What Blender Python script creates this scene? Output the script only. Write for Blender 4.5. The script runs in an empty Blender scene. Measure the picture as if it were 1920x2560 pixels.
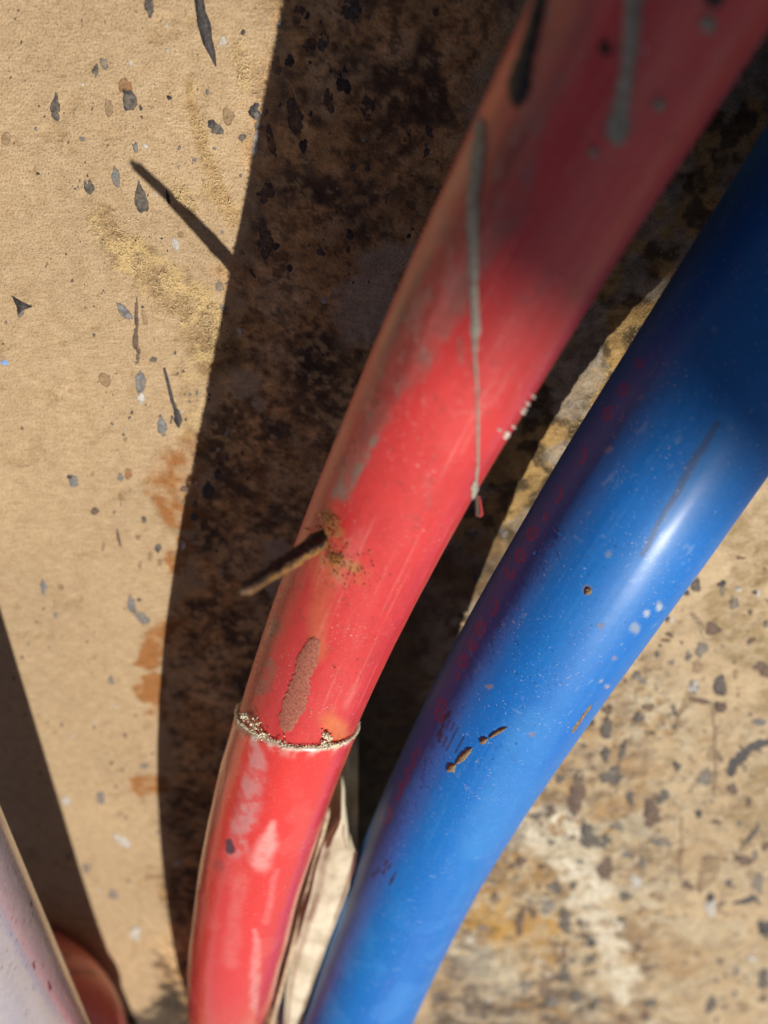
import bpy, math, random
import numpy as np
from mathutils import Matrix, Vector
from mathutils.bvhtree import BVHTree

random.seed(7); RNG = np.random.default_rng(7)
SC = bpy.context.scene
COL = SC.collection

# ------------------------------------------------------------------ camera, light
F, CX, CY = 2430.0, 960.0, 1280.0                    # focal length and centre in photo pixels
PLANE = np.array([0.9621621, -0.0254580, -0.7220930]) / 200.0   # board plane: 1/Z = a + b x + c y
SUN_CAM = np.array([-0.29492841, 0.79609717, -0.52843783])      # direction the sunlight travels, camera axes
def nrm(v): return v / np.linalg.norm(v, axis=-1, keepdims=True)
G = np.array([PLANE[1], -PLANE[2], -PLANE[0]])
NRM = -G / np.linalg.norm(G)
ORG = np.array([0.0, 0.0, -1.0 / PLANE[0]])
EX = nrm(np.array([1.0, 0, 0]) - NRM[0] * NRM); EY = np.cross(NRM, EX)
ROT = np.stack([EX, EY, NRM])                        # camera axes -> world axes
def to_world(P): return (np.asarray(P, float) - ORG) @ ROT.T * 0.001
def to_cam(W): return (np.asarray(W, float) * 1000.0) @ ROT + ORG
def proj(W):
    P = to_cam(W); z = np.minimum(P[..., 2], -1.0)
    return np.stack([CX + F * P[..., 0] / -z, CY - F * P[..., 1] / -z], -1)
def ray(px):
    px = np.asarray(px, float)
    return np.stack([(px[..., 0] - CX) / F, -(px[..., 1] - CY) / F, -np.ones(px.shape[:-1])], -1)
def on_board(px, h=0.0):
    d = ray(px); t = 1.0 / (d @ G); W = to_world(d * t[..., None]); W[..., 2] += h; return W
def at_depth(px, z): return to_world(ray(px) * np.asarray(z, float)[..., None])

cam_d = bpy.data.cameras.new("camera"); cam = bpy.data.objects.new("camera", cam_d); COL.objects.link(cam)
cam_d.sensor_fit = 'VERTICAL'; cam_d.sensor_height = 24.0; cam_d.lens = 24.0 * F / 2560.0
cam_d.clip_start = 0.002; cam_d.clip_end = 500.0
M4 = Matrix.Identity(4)
for i in range(3):
    for j in range(3): M4[i][j] = ROT[i][j]
M4.translation = Vector(to_world(np.zeros(3))); cam.matrix_world = M4
cam_d.dof.use_dof = True; cam_d.dof.focus_distance = 0.166; cam_d.dof.aperture_fstop = cam_d.lens / 2.6
SC.camera = cam

SUN_W = ROT @ SUN_CAM; SUN_W = SUN_W / np.linalg.norm(SUN_W)
w = bpy.data.worlds.new("World"); SC.world = w; w.use_nodes = True
nt = w.node_tree; nt.nodes.clear()
o = nt.nodes.new("ShaderNodeOutputWorld"); b = nt.nodes.new("ShaderNodeBackground"); s = nt.nodes.new("ShaderNodeTexSky")
s.sky_type = 'NISHITA'; s.sun_disc = False
s.sun_elevation = math.asin(-SUN_W[2]); s.sun_rotation = math.atan2(-SUN_W[0], -SUN_W[1])
s.dust_density = 2.5; s.air_density = 1.0; s.ozone_density = 1.0
b.inputs["Strength"].default_value = 0.05
nt.links.new(s.outputs[0], b.inputs["Color"]); nt.links.new(b.outputs[0], o.inputs[0])
sd = bpy.data.lights.new("sun", 'SUN'); so = bpy.data.objects.new("sun", sd); COL.objects.link(so)
sd.energy = 5.0; sd.angle = math.radians(0.53); sd.color = (1.0, 0.94, 0.84)
so.rotation_euler = Vector(SUN_W).to_track_quat('-Z', 'Y').to_euler()
so.location = Vector(-SUN_W * 3.0)
SC.view_settings.view_transform = 'Standard'; SC.view_settings.look = 'None'
SC.view_settings.exposure = -0.02; SC.view_settings.gamma = 1.0; SC.view_settings.use_curve_mapping = False
SC.cycles.max_bounces = 8; SC.cycles.transparent_max_bounces = 12
SC.cycles.use_denoising = True

# ------------------------------------------------------------------ helpers
def hash2(i, j, seed):
    n = (i.astype(np.int64) * 374761393 + j.astype(np.int64) * 668265263 + seed * 1274126177) & 0x7fffffff
    n = ((n ^ (n >> 13)) * 1274126177) & 0x7fffffff
    return ((n ^ (n >> 16)) & 0xffff) / 65535.0
def vnoise(x, y, seed=0):
    i = np.floor(x); j = np.floor(y); u = x - i; v = y - j
    u = u * u * (3 - 2 * u); v = v * v * (3 - 2 * v)
    a = hash2(i, j, seed); b_ = hash2(i + 1, j, seed); c = hash2(i, j + 1, seed); d = hash2(i + 1, j + 1, seed)
    return (a + (b_ - a) * u) * (1 - v) + (c + (d - c) * u) * v
def fbm(x, y, oct=4, seed=0, gain=0.5):
    r = 0; a = 1.0; tot = 0
    for k in range(oct):
        r = r + a * vnoise(x, y, seed + 17 * k); tot += a; a *= gain; x = x * 2.03 + 11.7; y = y * 2.03 + 5.3
    return r / tot
def sstep(a, b_, x):
    t = np.clip((x - a) / (b_ - a), 0, 1); return t * t * (3 - 2 * t)
def seg_dist(px, pts, widths=None):
    """distance to a polyline divided by the (interpolated) half width"""
    pts = np.asarray(pts, float); n = len(pts)
    wd = np.ones(n) if widths is None else np.asarray(widths, float)
    best = np.full(px.shape[:-1], 1e9)
    if n == 1: return np.linalg.norm(px - pts[0], axis=-1) / wd[0]
    for k in range(n - 1):
        ab = pts[k + 1] - pts[k]
        t = np.clip(((px - pts[k]) @ ab) / (ab @ ab + 1e-9), 0, 1)
        d = np.linalg.norm(px - (pts[k] + t[..., None] * ab), axis=-1) / (wd[k] + (wd[k + 1] - wd[k]) * t)
        best = np.minimum(best, d)
    return best
def in_poly(px, poly):
    x, y = px[..., 0], px[..., 1]; r = np.zeros(x.shape, bool); n = len(poly)
    for k in range(n):
        x0, y0 = poly[k]; x1, y1 = poly[(k + 1) % n]
        c = (y0 > y) != (y1 > y)
        r ^= c & (x < (x1 - x0) * (y - y0) / ((y1 - y0) + 1e-9) + x0)
    return r
def mixc(col, c, f):
    return col + (np.asarray(c, float) - col) * np.asarray(f)[..., None]

def new_mesh(name, V, Fc, mat=None, parent=None, smooth=True, attrs=None):
    me = bpy.data.meshes.new(name)
    V = np.asarray(V, np.float32)
    if isinstance(Fc, np.ndarray):
        k = Fc.shape[1]; me.vertices.add(len(V)); me.vertices.foreach_set("co", V.ravel())
        me.loops.add(Fc.size); me.loops.foreach_set("vertex_index", Fc.astype(np.int32).ravel())
        me.polygons.add(len(Fc)); me.polygons.foreach_set("loop_start", np.arange(0, Fc.size, k, dtype=np.int32))
        me.polygons.foreach_set("loop_total", np.full(len(Fc), k, np.int32))
        me.update(calc_edges=True)
    else:
        me.from_pydata([tuple(v) for v in V.tolist()], [], Fc); me.update()
    me.polygons.foreach_set("use_smooth", np.full(len(me.polygons), smooth))
    for an, (kind, data) in (attrs or {}).items():
        if kind == 'C':
            a = me.attributes.new(an, 'FLOAT_COLOR', 'POINT')
            d = np.ones((len(V), 4), np.float32); d[:, :3] = np.clip(data, 0, 1); a.data.foreach_set("color", d.ravel())
        else:
            a = me.attributes.new(an, 'FLOAT', 'POINT'); a.data.foreach_set("value", np.asarray(data, np.float32).ravel())
    ob = bpy.data.objects.new(name, me); COL.objects.link(ob)
    if mat: me.materials.append(mat)
    if parent: ob.parent = parent
    return ob
def empty(name, loc, label, cat, group=None):
    e = bpy.data.objects.new(name, None); COL.objects.link(e); e.location = Vector(loc); e.empty_display_size = 0.01
    e["label"] = label; e["category"] = cat
    if group: e["group"] = group
    return e
def adopt(ob, parent):
    """parent a mesh given in world coordinates under an empty"""
    ob.parent = parent
    ob.matrix_parent_inverse = Matrix.Translation(-parent.location)
    return ob
def grid_faces(nu, nv, wrap=False):
    i, j = np.meshgrid(np.arange(nu - 1), np.arange(nv if wrap else nv - 1), indexing='ij')
    a = i * nv + j; b_ = i * nv + (j + 1) % nv; c = (i + 1) * nv + (j + 1) % nv; d = (i + 1) * nv + j
    return np.stack([a, b_, c, d], -1).reshape(-1, 4)

# ------------------------------------------------------------------ materials
def mat_new(name):
    m = bpy.data.materials.new(name); m.use_nodes = True
    return m, m.node_tree, m.node_tree.nodes["Principled BSDF"]
def nd(t, kind, **kw):
    n = t.nodes.new(kind)
    for k, v in kw.items():
        if hasattr(n, k): setattr(n, k, v)
        else: n.inputs[k].default_value = v
    return n
def noise_node(t, scale, detail=4, rough=0.55, stretch=None):
    tc = nd(t, "ShaderNodeTexCoord"); n = nd(t, "ShaderNodeTexNoise")
    n.inputs["Scale"].default_value = scale; n.inputs["Detail"].default_value = detail; n.inputs["Roughness"].default_value = rough
    if stretch:
        mp = nd(t, "ShaderNodeMapping"); mp.inputs["Scale"].default_value = stretch
        t.links.new(tc.outputs["Object"], mp.inputs[0]); t.links.new(mp.outputs[0], n.inputs["Vector"])
    else: t.links.new(tc.outputs["Object"], n.inputs["Vector"])
    return n
def ramp(t, src, stops):
    r = nd(t, "ShaderNodeValToRGB"); e = r.color_ramp.elements
    while len(e) < len(stops): e.new(0.5)
    for k, (p, c) in enumerate(stops):
        e[k].position = p; e[k].color = (*c, 1) if len(c) == 3 else c
    t.links.new(src, r.inputs[0]); return r
def mul(t, a, b_, fac=1.0):
    m = nd(t, "ShaderNodeMix", data_type='RGBA', blend_type='MULTIPLY'); m.inputs[0].default_value = fac
    t.links.new(a, m.inputs[6]); t.links.new(b_, m.inputs[7]); return m.outputs[2]
def bump(t, src, dist, strength=1.0, prev=None):
    b_ = nd(t, "ShaderNodeBump"); b_.inputs["Distance"].default_value = dist; b_.inputs["Strength"].default_value = strength
    t.links.new(src, b_.inputs["Height"])
    if prev: t.links.new(prev.outputs[0], b_.inputs["Normal"])
    return b_

def mat_board():
    m, t, p = mat_new("fibre_board")
    a = nd(t, "ShaderNodeAttribute", attribute_name="col")
    g1 = noise_node(t, 2600, 3, 0.6); g2 = noise_node(t, 1.0, 4, 0.6, (420, 1500, 420)); g3 = noise_node(t, 320, 4, 0.6)
    r1 = ramp(t, g1.outputs["Fac"], [(0.3, (0.70, 0.66, 0.60)), (0.52, (1, 1, 1)), (0.75, (1.16, 1.18, 1.2))])
    r2 = ramp(t, g2.outputs["Fac"], [(0.3, (0.86, 0.83, 0.79)), (0.6, (1.05, 1.05, 1.05))])
    r3 = ramp(t, g3.outputs["Fac"], [(0.3, (0.90, 0.87, 0.83)), (0.65, (1.05, 1.05, 1.05))])
    c = mul(t, mul(t, mul(t, a.outputs["Color"], r1.outputs[0]), r2.outputs[0]), r3.outputs[0])
    t.links.new(c, p.inputs["Base Color"])
    p.inputs["Roughness"].default_value = 0.78; p.inputs["Specular IOR Level"].default_value = 0.3
    rg = nd(t, "ShaderNodeAttribute", attribute_name="rough")
    mx = nd(t, "ShaderNodeMath", operation='MULTIPLY'); t.links.new(g1.outputs["Fac"], mx.inputs[0]); t.links.new(rg.outputs["Fac"], mx.inputs[1])
    b1 = bump(t, mx.outputs[0], 0.00045, 1.0); b2 = bump(t, g2.outputs["Fac"], 0.0002, 0.7, b1)
    t.links.new(b2.outputs[0], p.inputs["Normal"])
    return m
def mat_pipe(name, sss=0.0, coat=0.3, coat_r=0.30, spec=0.5, bumpd=0.00002):
    m, t, p = mat_new(name)
    a = nd(t, "ShaderNodeAttribute", attribute_name="col"); r = nd(t, "ShaderNodeAttribute", attribute_name="rough")
    g = noise_node(t, 900, 4, 0.6); rr = ramp(t, g.outputs["Fac"], [(0.3, (0.93, 0.92, 0.92)), (0.7, (1.04, 1.04, 1.04))])
    base = mul(t, a.outputs["Color"], rr.outputs[0])
    d1 = noise_node(t, 2100, 2, 0.5); d2 = noise_node(t, 120, 4, 0.6)
    k1 = ramp(t, d1.outputs["Fac"], [(0.64, (0, 0, 0)), (0.72, (1, 1, 1))]); k2 = ramp(t, d2.outputs["Fac"], [(0.42, (0.08,) * 3), (0.68, (0.55,) * 3)])
    km = nd(t, "ShaderNodeMath", operation='MULTIPLY'); t.links.new(k1.outputs[0], km.inputs[0]); t.links.new(k2.outputs[0], km.inputs[1])
    dm = nd(t, "ShaderNodeMix", data_type='RGBA'); t.links.new(km.outputs[0], dm.inputs[0]); t.links.new(base, dm.inputs[6]); dm.inputs[7].default_value = (0.62, 0.56, 0.52, 1)
    t.links.new(dm.outputs[2], p.inputs["Base Color"])
    g2 = noise_node(t, 260, 5, 0.65)
    ma = nd(t, "ShaderNodeMath", operation='MULTIPLY_ADD'); ma.inputs[1].default_value = 0.22
    t.links.new(g2.outputs["Fac"], ma.inputs[0]); t.links.new(r.outputs["Fac"], ma.inputs[2])
    sb = nd(t, "ShaderNodeMath", operation='SUBTRACT'); t.links.new(ma.outputs[0], sb.inputs[0]); sb.inputs[1].default_value = 0.11
    t.links.new(sb.outputs[0], p.inputs["Roughness"])
    p.inputs["Coat Weight"].default_value = coat; p.inputs["Coat Roughness"].default_value = coat_r
    p.inputs["Specular IOR Level"].default_value = spec
    if sss:
        p.inputs["Subsurface Weight"].default_value = sss; p.inputs["Subsurface Scale"].default_value = 0.002
        p.inputs["Subsurface Radius"].default_value = (1.0, 0.35, 0.25) if 'red' in name else (0.3, 0.5, 1.0)
    b1 = bump(t, g.outputs["Fac"], bumpd, 1.0); b2 = bump(t, g2.outputs["Fac"], bumpd * 3, 1.0, b1)
    t.links.new(b2.outputs[0], p.inputs["Normal"])
    return m
def mat_spatter(name, c0, c1, lo, hi, rough=0.6):
    """dried splash: patchy inside, a darker thicker line along its edge"""
    m, t, p = mat_new(name)
    n = noise_node(t, 1100, 6, 0.68); r = ramp(t, n.outputs["Fac"], [(0.36, c0), (0.62, c1)])
    a = nd(t, "ShaderNodeAttribute", attribute_name="rim")
    rm = ramp(t, a.outputs["Fac"], [(0.45, (1, 1, 1)), (0.80, (0.50, 0.46, 0.44)), (0.97, (0.85, 0.82, 0.8))])
    t.links.new(mul(t, r.outputs[0], rm.outputs[0]), p.inputs["Base Color"])
    n2 = noise_node(t, 620, 5, 0.65); r2 = ramp(t, n2.outputs["Fac"], [(0.34, (lo,) * 3), (0.60, (hi,) * 3)])
    r3 = ramp(t, a.outputs["Fac"], [(0.55, (0, 0, 0)), (0.82, (0.35,) * 3), (0.93, (0.1,) * 3), (1.0, (-0.6,) * 3)])
    ad = nd(t, "ShaderNodeMath", operation='ADD', use_clamp=True); t.links.new(r2.outputs[0], ad.inputs[0]); t.links.new(r3.outputs[0], ad.inputs[1])
    ed = ramp(t, a.outputs["Fac"], [(0.86, (1, 1, 1)), (1.0, (0, 0, 0))]); mm = nd(t, "ShaderNodeMath", operation='MULTIPLY')
    t.links.new(ad.outputs[0], mm.inputs[0]); t.links.new(ed.outputs[0], mm.inputs[1]); t.links.new(mm.outputs[0], p.inputs["Alpha"])
    p.inputs["Roughness"].default_value = rough; t.links.new(bump(t, n.outputs["Fac"], 0.00025).outputs[0], p.inputs["Normal"])
    return m
def mat_simple(name, c0, c1, scale=900, rough=0.6, alpha=None, bumpd=0.0001, metal=0.0, spec=0.4, stops=(0.35, 0.65)):
    m, t, p = mat_new(name)
    n = noise_node(t, scale, 5, 0.62); r = ramp(t, n.outputs["Fac"], [(stops[0], c0), (stops[1], c1)])
    t.links.new(r.outputs[0], p.inputs["Base Color"]); p.inputs["Roughness"].default_value = rough
    p.inputs["Metallic"].default_value = metal; p.inputs["Specular IOR Level"].default_value = spec
    if bumpd: t.links.new(bump(t, n.outputs["Fac"], bumpd).outputs[0], p.inputs["Normal"])
    if alpha:
        n2 = noise_node(t, scale * 0.6, 4, 0.6)
        r2 = ramp(t, n2.outputs["Fac"], [(alpha[0], (alpha[2],) * 3), (alpha[1], (alpha[3],) * 3)])
        t.links.new(r2.outputs[0], p.inputs["Alpha"])
    return m
MB = mat_board()
M_RED = mat_pipe("red_plastic", sss=0.2, coat=0.45, coat_r=0.38, spec=0.38)
M_SLEEVE = mat_pipe("red_glossy_plastic", sss=0.25, coat=0.8, coat_r=0.26, spec=0.4)
M_BLUE = mat_pipe("blue_plastic", sss=0.1, coat=0.28, coat_r=0.30, spec=0.42)
M_GREY = mat_pipe("grey_plastic", coat=1.0, coat_r=0.16)
M_DRIP = mat_simple("grey_dried_drip", (0.20, 0.18, 0.14), (0.40, 0.37, 0.31), 1500, 0.7, bumpd=0.0002)
M_DARKDRIP = mat_simple("black_dried_drip", (0.008, 0.007, 0.008), (0.03, 0.025, 0.025), 900, 0.6)
M_BROWNDRIP = mat_simple("brown_dried_drip", (0.10, 0.06, 0.03), (0.36, 0.24, 0.12), 2600, 0.65, bumpd=0.0003)
M_CRUST = mat_simple("mineral_crust", (0.60, 0.53, 0.31), (0.93, 0.89, 0.74), 900, 0.85, bumpd=0.0004)
M_RUST = mat_simple("rusty_iron", (0.022, 0.015, 0.014), (0.30, 0.14, 0.03), 1000, 0.85, bumpd=0.0007, stops=(0.46, 0.60))
def mat_nail():
    m, t, p = mat_new("rusty_nail"); a = nd(t, "ShaderNodeAttribute", attribute_name="col"); n = noise_node(t, 2200, 5, .65)
    r = ramp(t, n.outputs["Fac"], [(.32, (.5, .5, .5)), (.66, (1.3, 1.25, 1.2))]); t.links.new(mul(t, a.outputs["Color"], r.outputs[0]), p.inputs["Base Color"])
    p.inputs["Roughness"].default_value = .8; t.links.new(bump(t, n.outputs["Fac"], .0005).outputs[0], p.inputs["Normal"]); return m
M_NAIL = mat_nail()
M_RUSTCRUMB = mat_simple("rust_crumbs", (0.10, 0.05, 0.02), (0.45, 0.20, 0.05), 1500, 0.9)
M_SCALE = mat_simple("scale_patch", (0.26, 0.075, 0.05), (0.50, 0.20, 0.13), 3600, 0.4, (0.3, 0.6, 0.45, 0.9), bumpd=0.00007)
M_CRUMB = mat_simple("pale_crumb", (0.55, 0.45, 0.40), (0.75, 0.70, 0.62), 1500, 0.8)
M_PALE = mat_simple("pale_broken_wood", (0.44, 0.38, 0.27), (0.66, 0.60, 0.46), 110, 0.85, bumpd=0.0003, stops=(0.34, 0.6))
def mat_water():
    m, t, p = mat_new("water_bead"); p.inputs["Base Color"].default_value = (1, 1, 1, 1); p.inputs["Roughness"].default_value = 0.02
    p.inputs["Transmission Weight"].default_value = 1.0; p.inputs["IOR"].default_value = 1.33; return m
M_WATER = mat_water()
SPL = {
    'dark': mat_spatter("spatter_dark", (0.022, 0.019, 0.021), (0.16, 0.135, 0.11), .55, 1.0),
    'black': mat_simple("spatter_black", (0.010, 0.009, 0.010), (0.06, 0.05, 0.05), 1300, 0.5, None, 0.0003),
    'grey': mat_spatter("spatter_grey", (0.10, 0.09, 0.09), (0.28, 0.26, 0.23), .25, .80),
    'blue': mat_spatter("spatter_blue_grey", (0.08, 0.085, 0.10), (0.26, 0.27, 0.28), .25, .85),
    'tan': mat_spatter("spatter_tan", (0.20, 0.12, 0.055), (0.34, 0.22, 0.11), .10, .50, .5),
    'brown': mat_spatter("spatter_brown", (0.045, 0.025, 0.022), (0.19, 0.115, 0.075), .40, .95),
    'white': mat_spatter("spatter_white", (0.42, 0.39, 0.35), (0.70, 0.68, 0.64), .40, .95),
    'orange': mat_spatter("spatter_orange", (0.22, 0.085, 0.03), (0.42, 0.21, 0.08), .25, .80),
    'speck': mat_simple("speck_blue", (0.10, 0.22, 0.55), (0.2, 0.4, 0.75), 1500, 0.6, None, 0.0002),
}

# ------------------------------------------------------------------ ground and board
gm = mat_simple("concrete", (0.22, 0.21, 0.19), (0.34, 0.32, 0.29), 6, 0.9, None, 0.002)
gr = new_mesh("ground", [(-120, -120, -0.0125), (120, -120, -0.0125), (120, 120, -0.0125), (-120, 120, -0.0125)], [(0, 1, 2, 3)], gm)
gr["kind"] = "structure"

STEP = 0.00045
fr = on_board(np.array([(-90, -90), (2010, -90), (-90, 2650), (2010, 2650)]))
x0, x1 = fr[:, 0].min(), fr[:, 0].max(); y0, y1 = fr[:, 1].min(), fr[:, 1].max()
gx = np.concatenate([np.linspace(-0.55, x0 - 0.004, 24), np.arange(x0, x1, STEP), np.linspace(x1 + 0.004, 0.55, 24)])
gy = np.concatenate([np.linspace(-0.60, y0 - 0.004, 24), np.arange(y0, y1, STEP), np.linspace(y1 + 0.004, 0.55, 24)])
BX, BY = np.meshgrid(gx, gy, indexing='ij')
BW = np.stack([BX, BY, np.zeros_like(BX)], -1)
PX = proj(BW)
X, Y = BX * 1000, BY * 1000                              # millimetres on the board
n1 = fbm(X / 26, Y / 26, 5, 1); n2 = fbm(X / 7, Y / 7, 5, 2); n3 = fbm(X / 2.2, Y / 2.2, 4, 3); n4 = fbm(X / 0.9, Y / 0.9, 3, 4)
nb = fbm(X / 12, Y / 12, 5, 5, 0.6)
wx = (fbm(X / 9, Y / 9, 5, 21, 0.6) - 0.5); wy = (fbm(X / 9, Y / 9, 5, 22, 0.6) - 0.5)
WP = PX + np.stack([wx, wy], -1) * 190                    # ragged outlines
WS = PX + np.stack([fbm(X / 3, Y / 3, 4, 23) - 0.5, fbm(X / 3, Y / 3, 4, 24) - 0.5], -1) * 60
fine = n4 - 0.5
col = np.zeros(BX.shape + (3,)) + np.array([0.475, 0.35, 0.215])
side = sstep(900, 1500, PX[..., 0])
col = mixc(col, (0.55, 0.43, 0.28), side)
col *= (0.86 + 0.28 * n1)[..., None]
gou = sstep(.66, .74, fbm(X / 5, Y / 5, 5, 6, .6)); col = mixc(col, (.36, .25, .13), gou * .35)
hgt = -gou * .0003 + (n2 - 0.5) * 0.00016 + fine * 0.00013 + (n3 - .5) * .00012
rgh = np.full(BX.shape, 0.85)
def zone(P, pts, wd, soft=0.35, nz=None):
    d = seg_dist(P, pts, wd)
    if nz is not None: d = d + nz
    return 1 - sstep(1 - soft, 1 + soft, d)
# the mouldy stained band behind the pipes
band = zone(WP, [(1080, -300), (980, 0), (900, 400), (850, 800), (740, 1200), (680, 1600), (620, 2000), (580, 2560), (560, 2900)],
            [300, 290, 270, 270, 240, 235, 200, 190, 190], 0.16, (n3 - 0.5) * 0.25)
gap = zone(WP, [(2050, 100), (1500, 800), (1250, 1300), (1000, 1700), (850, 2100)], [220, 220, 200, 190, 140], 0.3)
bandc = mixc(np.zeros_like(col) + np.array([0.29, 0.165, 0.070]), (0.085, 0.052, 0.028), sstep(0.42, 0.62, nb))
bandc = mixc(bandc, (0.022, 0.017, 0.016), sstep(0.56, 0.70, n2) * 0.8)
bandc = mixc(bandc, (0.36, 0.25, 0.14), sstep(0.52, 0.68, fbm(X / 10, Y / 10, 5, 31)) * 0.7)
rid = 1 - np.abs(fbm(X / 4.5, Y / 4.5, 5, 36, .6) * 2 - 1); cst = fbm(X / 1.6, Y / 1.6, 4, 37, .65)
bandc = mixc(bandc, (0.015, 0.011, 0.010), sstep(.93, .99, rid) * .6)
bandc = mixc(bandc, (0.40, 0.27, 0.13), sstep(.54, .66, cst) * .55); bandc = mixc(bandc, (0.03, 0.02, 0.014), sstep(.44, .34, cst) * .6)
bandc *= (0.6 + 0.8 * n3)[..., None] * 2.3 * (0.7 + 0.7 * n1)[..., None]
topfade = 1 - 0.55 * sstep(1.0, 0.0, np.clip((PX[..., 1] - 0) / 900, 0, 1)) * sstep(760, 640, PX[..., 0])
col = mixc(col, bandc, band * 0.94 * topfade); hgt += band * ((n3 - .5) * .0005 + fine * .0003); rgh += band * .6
# orange rim where the stain reaches the clean board
for (pts, wd) in [([(480, 1130), (430, 1200), (400, 1215), (455, 1270)], [40, 60, 40, 45]), ([(420, 1570), (390, 1590), (375, 1640)], [35, 32, 26]),
                  ([(375, 1720), (400, 1780)], [36, 26]), ([(350, 1960), (385, 1965)], [26, 26]), ([(460, 1370), (440, 1420)], [24, 22])]:
    z = zone(WS, pts, wd, 0.3); col = mixc(col, (0.33, 0.145, 0.045), np.clip(z * (0.25 + 1.3 * sstep(.3, .7, n3 * .5 + n2 * .5)), 0, 1)); hgt -= 0.00012 * z
    rim = zone(WS, pts, [q * 1.3 for q in wd], 0.2) - z
    col = mixc(col, (0.10, 0.055, 0.03), np.clip(rim, 0, 1) * 0.3 * sstep(0.45, 0.6, n3))
# pale plaster-like patches inside the shadow
for (pts, wd) in [([(900, 790), (940, 700), (990, 640)], [70, 60, 40]), ([(612, 955)], [38]), ([(650, 1010)], [18]), ([(690, 1370), (690, 1480)], [30, 22])]:
    z = zone(WS, pts, wd, 0.35); col = mixc(col, (0.62, 0.50, 0.36), np.clip(z * (0.5 + 0.7 * n3), 0, 1)); hgt += 0.0002 * z * n3
# cork-like fibre strip between the pipes
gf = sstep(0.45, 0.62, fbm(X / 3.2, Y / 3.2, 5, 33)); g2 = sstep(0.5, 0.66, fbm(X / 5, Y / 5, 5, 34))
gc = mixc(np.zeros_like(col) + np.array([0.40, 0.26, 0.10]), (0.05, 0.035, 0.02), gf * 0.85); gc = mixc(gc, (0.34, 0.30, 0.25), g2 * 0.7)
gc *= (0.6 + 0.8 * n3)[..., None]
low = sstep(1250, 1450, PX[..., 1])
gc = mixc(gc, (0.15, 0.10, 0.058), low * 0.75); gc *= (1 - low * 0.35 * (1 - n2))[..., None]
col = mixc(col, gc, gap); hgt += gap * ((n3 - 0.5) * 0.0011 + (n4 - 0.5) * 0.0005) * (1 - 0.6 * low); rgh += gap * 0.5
# torn paper with bright fibres
for (pts, wd, k) in [([(240, 545), (330, 640), (420, 720), (500, 790), (540, 880)], [22, 42, 52, 62, 60], 1.0), ([(455, 480), (470, 530)], [20, 22], 0.9),
                     ([(470, 195), (485, 290), (520, 420), (575, 540)], [11, 16, 20, 22], 0.5), ([(600, 130), (620, 200)], [22, 24], 0.6),
                     ([(520, 870), (490, 960), (470, 1080)], [40, 40, 40], 0.5)]:
    z = zone(WS, pts, wd, 0.3) * k
    col = mixc(col, (0.66, 0.49, 0.24), z * sstep(0.35, 0.65, n3) * 0.9); col = mixc(col, (0.36, 0.23, 0.10), z * sstep(0.55, 0.35, n3) * 0.5)
    hgt += z * ((n3 - 0.5) * 0.0008 + fine * 0.0005); rgh += z * 0.8
zs = zone(PX + (WS - PX) * 0.25, [(470, 195), (485, 290), (520, 420), (578, 545)], [10, 15, 19, 22], 0.12)
col = mixc(col, (0.40, 0.25, 0.10), zs * 0.45)
# the right hand side: washed and mottled
rt = sstep(0, 1, (PX[..., 0] - (1000 + (1400 - PX[..., 1]) * 0.0)) / 200) * sstep(1350, 1750, PX[..., 1] + (wx * 300) - (PX[..., 0] - 1500) * 0.35)
mot = fbm(X / 8, Y / 8, 5, 41, 0.55); mo2 = fbm(X / 5, Y / 5, 4, 42); mo3 = fbm(X / 14, Y / 14, 5, 43)
rt = rt * (1 - .55 * sstep(1560, 1800, PX[..., 0] + wx * 160))
lowr = sstep(1700, 2300, PX[..., 1]) * sstep(1750, 1350, PX[..., 0] - (PX[..., 1] - 2000) * -0.0)
col = mixc(col, (0.42, 0.24, 0.085), rt * sstep(0.50, 0.64, mot) * (0.35 + 0.5 * lowr))
mo4 = fbm(X / 3.2, Y / 3.2, 5, 45, .6); mo5 = fbm(X / 4.5, Y / 4.5, 5, 46, .62)
col = mixc(col, (0.17, 0.125, 0.105), rt * sstep(0.52, 0.62, mo2) * (0.35 + 0.45 * lowr))
col = mixc(col, (0.09, 0.07, 0.065), rt * sstep(0.56, 0.64, mo5) * (0.30 + 0.5 * lowr))
col = mixc(col, (0.30, 0.19, 0.10), rt * sstep(0.52, 0.62, mo4) * 0.40)
pit = fbm(X / 1.7, Y / 1.7, 4, 47, .6); z = rt * sstep(.60, .68, pit) * sstep(.40, .55, mo3 + (mo2 - .5) * .4)
col = mixc(col, (0.06, 0.045, 0.04), z * .75); hgt -= z * .0005
z = rt * sstep(.60, .67, fbm(X / 2.4, Y / 2.4, 4, 48, .6)) * (.4 + .6 * lowr); col = mixc(col, (.74, .68, .55), z * .6); hgt += z * .0003
hgt += rt * ((mo4 - .5) * .0016 - sstep(.58, .66, mo5) * .0005 + fine * .00025); rgh += rt * .45
col = mixc(col, (0.66, 0.60, 0.46), rt * sstep(0.52, 0.64, mo3) * sstep(.38, .55, mo4) * 0.6)
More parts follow.
